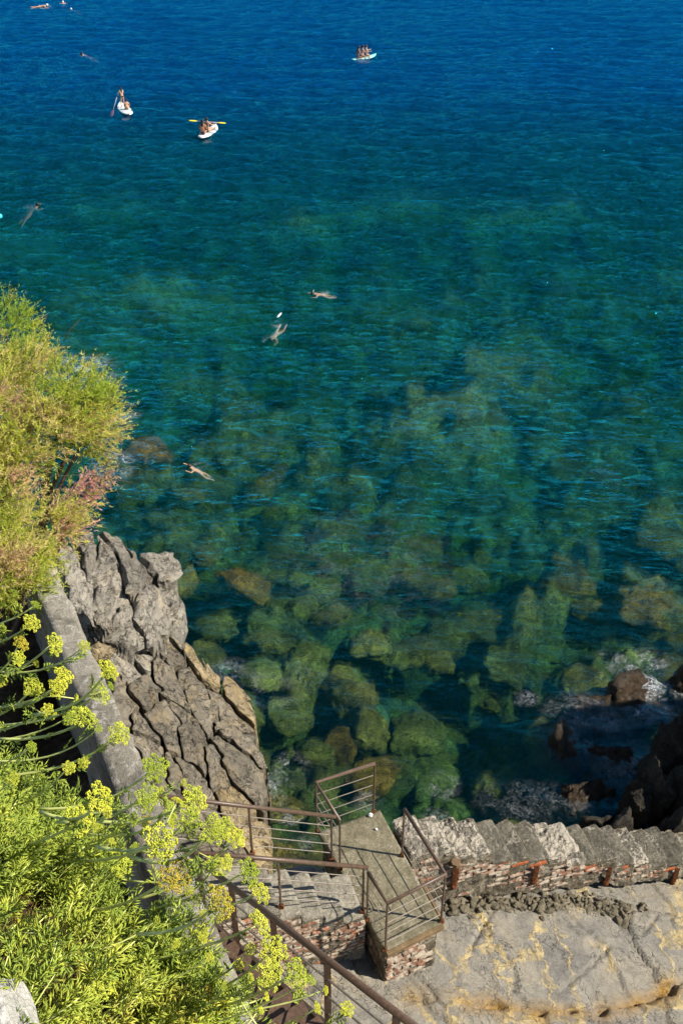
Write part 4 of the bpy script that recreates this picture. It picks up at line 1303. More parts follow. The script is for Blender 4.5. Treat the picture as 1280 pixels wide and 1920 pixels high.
# --- landing
land = empty('stone_landing', (FL.x, FL.y, 0))
tag(land, 'railed landing of olive grey paving on a brick pier where the two flights meet', 'landing')
def quad_block(name, corners, z1, z0, mat, n=22, m=44, amt=0.008, inset=0.0, org=FL):
    c = sum(corners, Vector((0, 0, 0))) / 4
    cs = [p + (c - p).normalized() * inset for p in corners]
    V = []; F = []
    def S(a, b):
        p = cs[0] * (1 - a) * (1 - b) + cs[1] * a * (1 - b) + cs[2] * a * b + cs[3] * (1 - a) * b
        return p
    for j in range(m + 1):
        for i in range(n + 1):
            p = S(i / n, j / m); V.append((p.x - org.x, p.y - org.y, z1))
    for j in range(m):
        for i in range(n):
            k = j * (n + 1) + i
            F.append([k, k + n + 1, k + n + 2, k + 1])
    rim = [(i, 0) for i in range(n)] + [(n, j) for j in range(m)] + [(i, m) for i in range(n, 0, -1)] + [(0, j) for j in range(m, 0, -1)]
    nh = max(2, int((z1 - z0) / 0.05))
    prev = [j * (n + 1) + i for (i, j) in rim]
    for h in range(1, nh + 1):
        cur = []
        for (i, j) in rim:
            p = S(i / n, j / m); cur.append(len(V)); V.append((p.x - org.x, p.y - org.y, z1 + (z0 - z1) * h / nh))
        N = len(rim)
        for q in range(N): F.append([prev[q], prev[(q + 1) % N], cur[(q + 1) % N], cur[q]])
        prev = cur
    V = np.array(V)
    n1 = PN.fbm(V[:, 0] * 4 + 3, V[:, 1] * 4, V[:, 2] * 4, 4); n2 = PN2.fbm(V[:, 0] * 13, V[:, 1] * 13, V[:, 2] * 13, 2)
    cx, cy = V[:, 0].mean(), V[:, 1].mean()
    rad = np.stack([V[:, 0] - cx, V[:, 1] - cy], 1); rad /= np.maximum(np.linalg.norm(rad, axis=1)[:, None], 1e-5)
    topm = np.abs(V[:, 2] - z1) < 1e-6
    V[:, 2] += np.where(topm, amt * (0.8 * n1 + 0.4 * n2), 0)
    V[:, :2] += rad * np.where(topm, 0, amt * 2.2 * (n1 * 0.7 + n2 * 0.6))[:, None]
    return mesh_np(name, V, F, mat, False)
link('paving_slab', quad_block('paving_slab', [FL, FR, NR_, NL], LZ, LZ - 0.085, PAVING), land)
link('pier', quad_block('pier', [FL, FR, NR_, NL], LZ - 0.083, 0.9, MORTAR, 20, 40, 0.016, 0.07), land)
nd = (NR_ - NL); nL = nd.length; nd.normalize(); nout = Vector((nd.y, -nd.x, 0))
def keep_pier(t, z): return 0.85 if PN.fbm(np.array(t * 2.0), np.array(z * 2.0), 6.0, 2) > -0.3 else 0.2
lay_bricks(land, (NL - Vector((FL.x, FL.y, NL.z))) - nout * 0.035 + nd * 0.05, nd, nout, lambda t: LZ - 0.09, lambda t: 2.35, nL - 0.12, keep_pier, limit=60)
sd = (NL - FL); sL = sd.length; sd.normalize(); sout = Vector((sd.y, -sd.x, 0))
lay_bricks(land, sd * 1.25 - (-sout) * 0.0 + sout * (-0.035), sd, sout, lambda t: LZ - 0.09, lambda t: 2.35, sL - 1.3, keep_pier, limit=40)
# timber edging along the near edge
def mat_plain(name, col, rough=0.6, spec=0.3, metal=0.0, var=0.25, sc=20):
    M = Mat(name)
    n = M.noise(M.coord('Object'), sc, 4, 0.65)
    c = M.mix(1.0, col, M.ramp(n, [(0.3, 1 - var), (0.7, 1 + var)]), 'MULTIPLY')
    M.principled(c, rough, M.bump(n, 0.3, 0.005), spec, metal)
    return M.m
RUST = Mat('rust')
_P = RUST.pos(); _n = RUST.noise(_P, 25, 6, 0.7)
RUST.principled(RUST.ramp(_n, [(0.3, (0.035, 0.014, 0.009)), (0.5, (0.13, 0.045, 0.018)), (0.7, (0.30, 0.11, 0.04))]), 0.9, RUST.bump(_n, 0.8, 0.01), 0.15)
RUST = RUST.m
TIMBER = mat_plain('weathered_edge_beam', (0.17, 0.115, 0.06), 0.75, 0.2, 0, 0.35, 14)
def beam(name, a, b, w, h, mat, parent, org=Vector((0, 0, 0))):
    d = b - a; L = d.length
    bm = bmesh.new(); bmesh.ops.create_cube(bm, size=1.0)
    bmesh.ops.scale(bm, vec=(L, w, h), verts=bm.verts[:])
    bmesh.ops.bevel(bm, geom=bm.edges[:], offset=min(w, h) * 0.12, segments=1, affect='EDGES')
    me = mesh_bm(name, bm, mat)
    m = (a + b) / 2 - org
    q = d.to_track_quat('X', 'Z')
    return link(name, me, parent, m, q.to_euler())
z0 = Vector((0, 0, 0))
o_ = Vector((FL.x, FL.y, 0))
beam('edge_beam', NL + nout * 0.03 + Vector((0, 0, -0.035)), NR_ + nout * 0.03 + Vector((0, 0, -0.035)), 0.055, 0.075, TIMBER, land, o_)
rd = (NR_ - FR).normalized()
beam('edge_beam', NR_ - rd * 0.72 + Vector((0.03, 0.01, -0.03)), NR_ - rd * 0.02 + Vector((0.03, 0.01, -0.03)), 0.05, 0.075, TIMBER, land, o_)

# --- rusted stumps of the old railing on the lower flight
def tube_bm(bm, pts, r, seg=8, cap=True):
    pts = [Vector(p) for p in pts]
    rings = []
    for i, p in enumerate(pts):
        d = (pts[min(i + 1, len(pts) - 1)] - pts[max(i - 1, 0)]).normalized()
        up = Vector((0, 0, 1)) if abs(d.z) < 0.95 else Vector((1, 0, 0))
        x = d.cross(up).normalized(); y = x.cross(d)
        rr_ = r[i] if isinstance(r, (list, tuple)) else r
        rings.append([bm.verts.new(p + (x * math.cos(2 * math.pi * k / seg) + y * math.sin(2 * math.pi * k / seg)) * rr_) for k in range(seg)])
    for a, b in zip(rings[:-1], rings[1:]):
        for k in range(seg): bm.faces.new((a[k], a[(k + 1) % seg], b[(k + 1) % seg], b[k]))
    if cap:
        bm.faces.new(rings[0][::-1]); bm.faces.new(rings[-1])
def tube(name, pts, r, mat, parent=None, org=z0, seg=8):
    bm = bmesh.new()
    tube_bm(bm, [Vector(p) - org for p in pts], r, seg)
    return link(name, mesh_bm(name, bm, mat, True), parent)
for i, (t, h, cap, lab) in enumerate([(0.66, 0.46, True, 'rusty capped stump of a railing post nearest the landing on the lower flight'), (2.02, 0.34, False, 'rusty flaking post stump set in the brick face, second from the landing'),
                                 (3.38, 0.36, False, 'rusty post stump in the brick face, third from the landing'), (4.75, 0.36, False, 'rusty post stump farthest down the lower flight')]):
    q = lf_o + lf_a * t + lf_c * (LW + 0.05)
    zt = lf_top(t) + 0.04
    e = empty('rusty_post_stump', (q.x, q.y, zt - h))
    tag(e, lab, 'post stump', 'rusted post stumps on the lower flight')
    beam('angle_iron', Vector((0, 0, 0)), Vector((0.0, 0.0, h)), 0.022, 0.065, RUST, e)
    beam('flange', Vector((0.025, 0.025, 0)), Vector((0.025, 0.02, h * 0.92)), 0.06, 0.016, RUST, e)
    if cap:
        bm = bmesh.new(); bmesh.ops.create_cone(bm, cap_ends=True, segments=8, radius1=0.075, radius2=0.07, depth=0.06)
        link('cap', mesh_bm('cap', bm, mat_plain('brown_cap', (0.16, 0.10, 0.055), 0.8)), e, (0.0, 0.0, h + 0.03))
    bm = bmesh.new(); bmesh.ops.create_icosphere(bm, subdivisions=2, radius=1.0)
    for v in bm.verts: v.co *= 0.8 + 0.4 * rng.random()
    link('rust_crust', mesh_bm('rust_crust', bm, RUST), e, (0.01, 0.03, -0.06), (0, 0, 0.4), (0.06, 0.04, 0.12))

# ------------------------------------------------------------------ railings
BRONZE = Mat('brown_painted_steel')
_n = BRONZE.noise(BRONZE.pos(), 30, 4, 0.7)
BRONZE.principled(BRONZE.ramp(_n, [(0.3, (0.060, 0.036, 0.024)), (0.6, (0.115, 0.072, 0.048)), (0.75, (0.19, 0.10, 0.055))]), 0.42, BRONZE.bump(_n, 0.2, 0.003), 0.5)
BRONZE = BRONZE.m
WIRE = mat_plain('dull_steel_wire', (0.32, 0.27, 0.22), 0.4, 0.5, 0.5)

def railing(name, label, path, posts, wires=4, hgt=1.0, rail_r=0.027, post_r=0.016, wire_r=0.0065, post_w=None, group='brown railings of the cliff stairs', foot=True, wire_to=None):
    """path: handrail points (world). posts: (point on the path index or world top, world base)"""
    b0 = posts[0][1]
    e = empty(name, b0)
    tag(e, label, 'railing', group)
    bm = bmesh.new()
    tube_bm(bm, [Vector(p) - b0 for p in path], rail_r, 10)
    link('handrail', mesh_bm('handrail', bm, BRONZE, True), e)
    for (tp, bs) in posts:
        tp = Vector(tp); bs = Vector(bs)
        if post_w:
            beam('post', bs, tp, post_w[0], post_w[1], BRONZE, e, b0)
        else:
            bm = bmesh.new(); tube_bm(bm, [bs - b0, tp - b0], post_r, 6)
            po = link('post', mesh_bm('post', bm, BRONZE), e)
        if foot:
            bm = bmesh.new(); bmesh.ops.create_cube(bm, size=1.0); bmesh.ops.scale(bm, vec=(0.055, 0.045, 0.06), verts=bm.verts[:])
            for v in bm.verts: v.co += Vector((rng.uniform(-.01, .01), rng.uniform(-.01, .01), rng.uniform(-.02, .02)))
            bmesh.ops.translate(bm, vec=bs - b0 + Vector((0, 0, 0.02)), verts=bm.verts[:])
            link('post_foot', mesh_bm('post_foot', bm, RUST), po)
    for k in range(wires):
        f = (k + 0.9) / (wires + 0.9)
        for (t0, s0), (t1, s1) in zip(posts[:-1], posts[1:]):
            a = Vector(s0).lerp(Vector(t0), f); b = Vector(s1).lerp(Vector(t1), f)
            bm = bmesh.new(); tube_bm(bm, [a - b0, b - b0], wire_r, 5)
            link('wire', mesh_bm('wire', bm, WIRE), e)
    return e
V3 = lambda p, z: Vector((p.x, p.y, z))
RH = 1.0
# far end of the landing and its left side
pA = at_z(700, 1522, LZ); pB = at_z(597, 1562, LZ) + Vector((0.02, -0.01, 0))
pBt = at_z(592, 1467, LZ + RH + 0.03); pB = V3(pBt, LZ)
pC = at_z(637, 1539, LZ + RH + 0.03)
railing('railing', 'L-shaped railing around the far corner of the landing, above the water', [V3(pA, LZ + RH + .03), V3(pB, LZ + RH + .03), V3(pC, LZ + RH + .03)],
        [(V3(pA, LZ + RH), V3(pA, LZ)), (V3(pB, LZ + RH), V3(pB, LZ - 0.05)), (V3(pC, LZ + RH), V3(pC, LZ))])
# right side and near end of the landing
pD = at_z(753, 1605, LZ); pE = at_z(826, 1728, LZ); pF = at_z(722, 1782, LZ); pG = at_z(690, 1636, LZ + RH + 0.03)
railing('railing', 'railing along the near end of the landing, over the timber edge beam', [V3(pD, LZ + RH), V3(pE, LZ + RH), V3(pF, LZ + RH), V3(pG, LZ + RH + .03)],
        [(V3(pD, LZ + RH), V3(pD, LZ)), (V3(pE, LZ + RH), V3(pE, LZ - 0.02)), (V3(pF, LZ + RH), V3(pF, LZ - 0.02)), (V3(pG, LZ + RH), V3(pG, LZ + 0.02))])
# two rails of the upper flight
def flight_rail(label, e_px, z_e, L, back):
    S = at_z(*e_px, z_e)
    sl = URI / UGO
    P = lambda t: S + Vector((uf_a.x * t, uf_a.y * t, sl * t))
    ps = []
    for t in (0.02, 1.1, 2.15):
        tp = P(t); ps.append((tp - Vector((0, 0, 0.01)), tp - Vector((0, 0, 0.93))))
    return railing('railing', label, [P(-0.03), P(L)], ps), P
r1, P1 = flight_rail('sloping railing on the seaward side of the upper flight, over the water', (624, 1531), 4.42, 2.35, True)
r2, P2 = flight_rail('sloping railing on the shelf side of the upper flight, above its brick face', (684, 1626), 4.40, 2.05, False)
# steel flight beside the wall
NA = at_z(352, 1598, 5.35); NB = at_z(800, 1943, 8.17)
nf = empty('steel_staircase', V3(NA, NA.z - 1.05))
tag(nf, 'brown steel stairs running down along the concrete wall, half hidden by samphire', 'staircase')
o_n = nf.location
ndir = (NB - NA)
nh_ = Vector((ndir.x, ndir.y, 0)).normalized(); nside = Vector((-nh_.y, nh_.x, 0))
if nside.dot(wnrm) > 0: nside = -nside
for s in (0.0, 0.72):
    beam('stringer', NA + nside * s + Vector((0, 0, -1.12)), NB + nside * s + Vector((0, 0, -1.12)), 0.05, 0.16, BRONZE, nf, o_n)
for k in range(15):
    c = NA.lerp(NB, (k + 0.5) / 15) + nside * 0.36 + Vector((0, 0, -1.05))
    beam('tread', c - nside * 0.34, c + nside * 0.34, 0.26, 0.03, BRONZE, nf, o_n)
posts = []
for t in (0.07, 0.27, 0.48, 0.70, 0.92):
    tp = NA.lerp(NB, t); posts.append((tp - Vector((0, 0, 0.02)), tp - Vector((0, 0, 1.08))))
railing('railing', 'thick brown handrail on flat posts, nearest railing, beside the steel stairs', [NA, NB], posts, 3, 1.05, 0.031, 0.02, 0.010, post_w=(0.012, 0.062), foot=False)

# white pebbles left on the landing
for (u, v, r_, lab) in ((694, 1530, 0.032, 'white pebble beside the rusty foot of the far corner post'), (705, 1556, 0.020, 'small white pebble in the middle of the landing')):
    bm = bmesh.new(); bmesh.ops.create_icosphere(bm, subdivisions=3, radius=r_)
    for v_ in bm.verts: v_.co *= 1 + 0.25 * float(PN(v_.co.x * 40 + u, v_.co.y * 40, v_.co.z * 40))
    q = at_z(u, v, LZ)
    tag(link('pebble', mesh_bm('pebble', bm, mat_plain('white_pebble', (0.75, 0.73, 0.70), 0.7), True), None, (q.x, q.y, LZ + r_ * 0.75)), lab, 'pebble')
# ------------------------------------------------------------------ plants
def mat_leaf(name, stops, tone='tone', trans=0.35, rough=0.5, sc=14):
    M = Mat(name)
    t = M.attr(tone)
    c = M.ramp(t, stops)
    if name == 'samphire_flower':      # heads are not all equally ripe
        R = M.objrand()
        c = M.mix(1.0, c, M.ramp(R, [(0.0, (0.62, 0.74, 0.6)), (0.45, (1.0, 1.0, 1.0)), (0.93, (1.15, 1.1, 0.9)), (0.985, (0.85, 0.66, 0.6)), (1.0, (0.70, 0.50, 0.6))]), 'MULTIPLY')
    n = M.noise(M.pos(), sc, 3, 0.6)
    c = M.mix(1.0, c, M.ramp(n, [(0.3, 0.75), (0.7, 1.2)]), 'MULTIPLY')
    p = M.n('ShaderNodeBsdfPrincipled')
    M.set(p.inputs['Base Color'], c); p.inputs['Roughness'].default_value = rough; p.inputs['Specular IOR Level'].default_value = 0.35
    tr = M.n('ShaderNodeBsdfTranslucent'); M.l(c, tr.inputs['Color'])
    mx = M.n('ShaderNodeMixShader'); mx.inputs[0].default_value = trans
    M.l(p.outputs[0], mx.inputs[1]); M.l(tr.outputs[0], mx.inputs[2]); M.l(mx.outputs[0], M.out.inputs['Surface'])
    return M.m
LEAF = mat_leaf('samphire_leaf', [(0.0, (0.13, 0.20, 0.035)), (0.35, (0.30, 0.40, 0.055)), (0.65, (0.54, 0.60, 0.075)), (0.85, (0.72, 0.68, 0.11)), (1.0, (0.26, 0.13, 0.055))], trans=0.25, rough=0.42)
STEM = mat_leaf('samphire_stem', [(0.0, (0.58, 0.63, 0.16)), (1.0, (0.74, 0.76, 0.28))], trans=0.0, rough=0.5)
UMBEL = mat_leaf('samphire_flower', [(0.0, (0.28, 0.34, 0.030)), (0.5, (0.55, 0.58, 0.045)), (1.0, (0.78, 0.76, 0.10))], trans=0.15, rough=0.6, sc=90)
TAMA = mat_leaf('tamarisk_spray', [(0.0, (0.34, 0.48, 0.055)), (0.35, (0.60, 0.65, 0.085)), (0.60, (0.76, 0.68, 0.20)), (0.80, (0.74, 0.56, 0.29)), (0.92, (0.68, 0.45, 0.29)), (1.0, (0.90, 0.45, 0.48))], trans=0.48, rough=0.7, sc=4)
BARK = mat_plain('twig_bark', (0.12, 0.085, 0.06), 0.9, 0.1, 0, 0.4, 30)
DRY = mat_plain('dry_stalk', (0.30, 0.22, 0.13), 0.9, 0.1, 0, 0.4, 30)

def unit(a): return a / np.maximum(np.linalg.norm(a, axis=-1, keepdims=True), 1e-9)
def add_attr(me, vals, name='tone'):
    a = me.attributes.new(name, 'FLOAT', 'POINT')
    a.data.foreach_set('value', np.asarray(vals, dtype=np.float32))

def spindles(base, d, L, w, nrm, bend=0.15):
    """plump leaf lobes: 6 vertices, 8 triangles each"""
    n = len(base)
    side = unit(np.cross(d, nrm)); up = unit(np.cross(side, d))
    m = base + d * (L * 0.5)[:, None] + up * (L * bend * 0.5)[:, None]
    tip = base + d * L[:, None]
    V = np.stack([base, m + side * w[:, None], m + up * (w * 0.6)[:, None], m - side * w[:, None], m - up * (w * 0.6)[:, None], tip], 1).reshape(-1, 3)
    o = (np.arange(n) * 6)[:, None, None]
    T = np.array([[0, 1, 2], [0, 2, 3], [0, 3, 4], [0, 4, 1], [5, 2, 1], [5, 3, 2], [5, 4, 3], [5, 1, 4]])[None]
    return V, (T + o).reshape(-1, 3)

_TS = np.arange(0.6, 6.0, 0.02)
def bank_hit(u, v):
    d = ray(u, v)
    z = CAMH + d.z * _TS
    h = np.nonzero(z < bank_z(d.x * _TS, d.y * _TS))[0]
    if not len(h): return None, None
    t = float(_TS[h[0]])
    return Vector((0, 0, CAMH)) + d * t, t

# (u, v, radius px): the flower heads the photograph shows
HEADS_PX = [(59, 1169, 22), (104, 1207, 25), (39, 1207, 18), (35, 1234, 16), (120, 1266, 24), (108, 1289, 25), (203, 1258, 27), (187, 1299, 26), (223, 1376, 25), (156, 1347, 28), (130, 1347, 16), (185, 1366, 9), (158, 1212, 15),
    (63, 1290, 22), (4, 1178, 13), (4, 1276, 13), (67, 1134, 8), (188, 1495, 34), (149, 1537, 32), (292, 1439, 27), (275, 1495, 31), (299, 1579, 40), (224, 1617, 27), (327, 1643, 35), (364, 1500, 31), (353, 1542, 35),
    (397, 1556, 36), (317, 1521, 27), (420, 1551, 25), (404, 1622, 25), (254, 1586, 8), (210, 1577, 9), (181, 1551, 10), (273, 1537, 15), (345, 1467, 8), (425, 1617, 17), (303, 1481, 9), (230, 1544, 8),
    (465, 1635, 28), (487, 1672, 27), (412, 1692, 35), (487, 1730, 29), (512, 1782, 30), (552, 1827, 33), (505, 1827, 31), (470, 1780, 15), (447, 1810, 13), (582, 1837, 13), (610, 1857, 10), (595, 1890, 15), (650, 1892, 18),
    (391, 1860, 12), (392, 1795, 12), (422, 1850, 10), (500, 1870, 12), (487, 1892, 12), (25, 1460, 15), (192, 1845, 32), (37, 1730, 10), (85, 1770, 11), (95, 1712, 8), (105, 1557, 10), (295, 1725, 9), (440, 1570, 26),
    (180, 1650, 8), (330, 1770, 10), (60, 1400, 14), (20, 1620, 12), (130, 1440, 16), (90, 1330, 15)]

# six clumps, told apart by what they grow against
CLUMPS = [
    ('samphire with its flower heads against the dark gap behind the wall, highest on the bank', 0, 330, 1080, 1330),
    ('samphire with few flowers at the picture edge, below the highest clump', -200, 130, 1330, 1640),
    ('samphire whose yellow flower heads stand before the concrete coping', 130, 330, 1330, 1660),
    ('samphire leaning out farthest over the upper flight and its railings', 330, 760, 1330, 1700),
    ('samphire spilling over the foot of the wall beside the thick handrail', 240, 760, 1700, 1990),
    ('sparse samphire with dry brown litter beside the pale lump of concrete', -200, 240, 1640, 1990),
]
def clump_of(u, v):
    for k, (_, u0, u1, v0, v1) in enumerate(CLUMPS):
        if u0 <= u < u1 and v0 <= v < v1: return k
    return 2

def umbel_mesh(seed):
    r = np.random.default_rng(seed)
    V = []; T = []; tone = []
    nr = 17
    Vs, Fs, Ts = [], [], []
    base = 0
    oct_ = np.array([[1, 0, 0], [-1, 0, 0], [0, 1, 0], [0, -1, 0], [0, 0, 1], [0, 0, -1]], float)
    tri = np.array([[0, 2, 4], [2, 1, 4], [1, 3, 4], [3, 0, 4], [2, 0, 5], [1, 2, 5], [3, 1, 5], [0, 3, 5]])
    # rays carry umbellets on a dome; axis is +Z, the stalk joins at the origin
    for k in range(nr):
        a = 2.399963 * k; rad = math.sqrt((k + 0.5) / nr)
        c = np.array([rad * math.cos(a), rad * math.sin(a), 1.05 * math.sqrt(max(0, 1.15 - 0.75 * rad * rad)) - 0.25 + r.uniform(-.05, .05)])
        tn = r.uniform(0.25, 0.8)
        d = unit(c - np.array([0, 0, -0.4]))
        # ray stalk
        s, f = spindles(np.array([[0, 0, -0.45]]), unit(c - np.array([0, 0, -0.45]))[None], np.array([np.linalg.norm(c - np.array([0, 0, -0.45]))]), np.array([0.03]), np.array([[0.3, 0.2, 0.9]]), 0)
        Vs.append(s); Fs.append(f + base); base += len(s); Ts += [0.0] * len(s)
        for q in range(40):
            e = r.normal(size=3); e = unit(e + d * 0.9)
            p = c + e * 0.285 * r.uniform(0.72, 1.05)
            sz = 0.058 * r.uniform(0.7, 1.3)
            Vs.append(p + oct_ * sz); Fs.append(tri + base); base += 6
            Ts += [min(1, max(0, tn + r.uniform(-.25, .3)))] * 6
    V = np.concatenate(Vs); F = np.concatenate(Fs)
    me = mesh_np('umbel_%d' % seed, V, F, UMBEL)
    add_attr(me, Ts)
    return me
UM = [umbel_mesh(700 + k) for k in range(6)]
R4 = random.Random(12)
n4 = np.random.default_rng(12)

def build_samphire():
    roots = []
    for k, (lab, u0, u1, v0, v1) in enumerate(CLUMPS):
        c = None
        cu, cv = [(90, 1330), (40, 1500), (150, 1520), (260, 1600), (330, 1850), (110, 1800)][k]
        p, t = bank_hit(cu, cv)
        if p is None: p = at_d(cu, cv, 2.0)
        e = empty('rock_samphire', p)
        tag(e, lab, 'plant', 'samphire clumps on the bank')
        roots.append(e)
    leaves = [[] for _ in CLUMPS]       # (base, dir, L, w, nrm, tone)
    stems = [[] for _ in CLUMPS]
    def leaf(k, p, d, size, tone):
        """one bipinnate leaf: a short rib with forked fleshy lobes"""
        d = np.array(d) / np.linalg.norm(d)
        nrm = unit(n4.normal(size=3) + np.array([0.2, -0.3, 0.9]))
        side = unit(np.cross(d, nrm))
        for i in range(4):
            f = (i + 1) / 4
            q = p + d * size * f * 0.6
            for s in (-1, 1):
                dd = unit(d * 0.9 + side * s * n4.uniform(0.5, 0.95) + nrm * n4.uniform(-.25, .25))
                L = size * n4.uniform(0.30, 0.52) * (1.1 - 0.3 * f)
                leaves[k].append((q, dd, L, n4.uniform(0.0014, 0.0022), nrm, tone + n4.uniform(-.08, .08)))
                if n4.random() < 0.5:
                    leaves[k].append((q + dd * L * 0.4, unit(dd + side * s * 0.6), L * 0.6, 0.0017, nrm, tone + n4.uniform(-.08, .08)))
        leaves[k].append((p + d * size * 0.6, d, size * 0.5, 0.0022, nrm, tone))
        leaves[k].append((p, d, size * 0.62, 0.0013, nrm, tone))
    def shoot(k, p, d, L, tone, nl):
        d = np.array(d, float); d /= np.linalg.norm(d)
        pts = [np.array(p)]
        for i in range(5):
            d = unit(d + n4.normal(size=3) * 0.10 + np.array([0.02, 0.01, 0.05]))
            pts.append(pts[-1] + d * L / 5)
        stems[k].append((pts, 0.0021, 0.0013))
        for i in range(nl):
            f = 0.15 + 0.85 * (i + n4.random()) / nl
            j = min(int(f * 5), 4)
            q = pts[j] + (pts[j + 1] - pts[j]) * (f * 5 - j)
            a = unit(n4.normal(size=3))
            dd = unit(d * 0.75 + a * 0.75 + np.array([0.12, 0.0, 0.18]))
            leaf(k, q, dd, n4.uniform(0.045, 0.080), tone + n4.uniform(-.12, .12))
    # leafy shoots over the bank
    made = 0; tries = 0
    while made < 640 and tries < 5000:
        tries += 1
        u = R4.uniform(-140, 520); v = R4.uniform(1190, 2010)
        p, t = bank_hit(u, v)
        if p is None or t > 3.2: continue
        ins = float(bank_inside(np.array(p.x), np.array(p.y)))
        if ins < -0.10: continue
        bare = u < 230 and v > 1690
        if bare and R4.random() < 0.93: continue
        k = clump_of(u + 60, v - 30)
        tone = 0.42 + 0.34 * float(PN.fbm(np.array(p.x * 3.5), np.array(p.y * 3.5), 1.0, 3)) + R4.uniform(-.18, .20)
        out = np.array([0.62 + R4.uniform(-.3, .35), 0.25 + R4.uniform(-.3, .3), 0.62 + R4.uniform(-.2, .3)])
        shoot(k, np.array(p) + np.array([0, 0, -0.02]), out, R4.uniform(0.08, 0.19), min(max(tone, 0.02), 0.80), R4.randint(7, 11))
        made += 1
    # dry litter
    for q in range(3200):
        u = R4.uniform(-60, 300); v = R4.uniform(1640, 1990)
        p, t = bank_hit(u, v)
        if p is None: continue
        k = clump_of(u, v)
        leaves[k].append((np.array(p) + n4.normal(size=3) * 0.012 + np.array([0, 0, 0.012]), unit(n4.normal(size=3) * np.array([1, 1, 0.5])), R4.uniform(0.02, 0.055), 0.0011, unit(n4.normal(size=3)), R4.uniform(0.90, 1.0)))
    # flower stems
    for (u, v, rp) in HEADS_PX:
        k = clump_of(u, v)
        depth = FPX * 0.031 / rp if rp >= 20 else 1.95 + R4.uniform(-.12, .2)
        depth = min(max(depth, 1.5), 2.35)
        if v < 1400: depth = max(depth, 2.0)
        top = np.array(at_d(u, v, depth))
        R = rp * depth / FPX * R4.uniform(0.70, 0.88)
        lx, ly = R4.uniform(110, 230), R4.uniform(25, 95)
        if u > 430: lx, ly = R4.uniform(180, 330), R4.uniform(40, 120)
        b, t = bank_hit(u - lx, v + ly)
        if b is None or t > 3: b = at_d(u - lx, v + ly, depth + 0.12)
        b = np.array(b)
        face = unit((top - b) * 0.6 / np.linalg.norm(top - b) + np.array([0.35, -0.15, 0.55]) + n4.normal(size=3) * 0.22)
        mid = b * 0.45 + top * 0.55 + np.array([0.01, -0.01, -0.055]) + n4.normal(size=3) * 0.008
        end = top - face * R * 0.5
        pts = []
        for i in range(9):
            f = i / 8
            pts.append(b * (1 - f) ** 2 + mid * 2 * f * (1 - f) + end * f * f)
        stems[k].append((pts, 0.0037 if rp > 18 else 0.0026, 0.0026 if rp > 18 else 0.0016))
        o = link('umbel', R4.choice(UM), roots[k], Vector(top - face * R * 0.35) - roots[k].location, Vector(face).to_track_quat('Z', 'Y').to_euler(), (R, R, R * R4.uniform(0.55, 0.8)))
        o.rotation_euler.rotate_axis('Z', R4.uniform(0, 6.28))
        for i in (2, 3, 4, 5, 6, 7):
            if R4.random() < 0.75:
                dd = unit((pts[i + 1] - pts[i]) / np.linalg.norm(pts[i + 1] - pts[i]) * 0.8 + n4.normal(size=3) * 0.6)
                leaf(k, pts[i], dd, R4.uniform(0.03, 0.055), 0.35 + R4.uniform(-.15, .25))
        if rp > 22 and R4.random() < 0.6:      # a side bud on its own stalk
            q = pts[5]; dd = unit(face + n4.normal(size=3) * 0.55)
            e2 = q + dd * R4.uniform(0.04, 0.08)
            stems[k].append(([q, (q + e2) / 2 + n4.normal(size=3) * .004, e2], 0.0016, 0.0012))
            r2 = R4.uniform(0.008, 0.014)
            link('umbel', R4.choice(UM), roots[k], Vector(e2) - roots[k].location, Vector(dd).to_track_quat('Z', 'Y').to_euler(), (r2, r2, r2 * 0.8))
    for k, e in enumerate(roots):
        if not leaves[k]: continue
        o = np.array(e.location)
        B = np.array([x[0] for x in leaves[k]]) - o
        V, F = spindles(B, np.array([x[1] for x in leaves[k]]), np.array([x[2] for x in leaves[k]]), np.array([x[3] for x in leaves[k]]), np.array([x[4] for x in leaves[k]]))
        me = mesh_np('leaves', V, F, LEAF, True)
        add_attr(me, np.clip(np.repeat([x[5] for x in leaves[k]], 6), 0, 1))
        tag(link('leaves', me, e), kind='stuff')
        bm = bmesh.new()
        for (pts, r0, r1) in stems[k]:
            n = len(pts)
            tube_bm(bm, [Vector(p - o) for p in pts], [r0 + (r1 - r0) * i / (n - 1) for i in range(n)], 5)
        me = mesh_bm('stems', bm, STEM, True)
        add_attr(me, np.random.default_rng(k).random(len(me.vertices)) * 0.7 + 0.15)
        tag(link('stems', me, e), kind='stuff')
build_samphire()

# --- tamarisk
def strands(base, d, L, w):
    n = len(base)
    side = unit(np.cross(d, unit(n4.normal(size=(n, 3)))))
    mid = base + d * (L * 0.55)[:, None] + side * (L * 0.06)[:, None]
    V = np.stack([base - side * w[:, None], base + side * w[:, None], mid + side * (w * 0.8)[:, None], mid - side * (w * 0.8)[:, None], base + d * L[:, None]], 1).reshape(-1, 3)
    o = (np.arange(n) * 5)[:, None, None]
    T = np.array([[0, 1, 2], [0, 2, 3], [3, 2, 4]])[None]
    return V, (T + o).reshape(-1, 3)

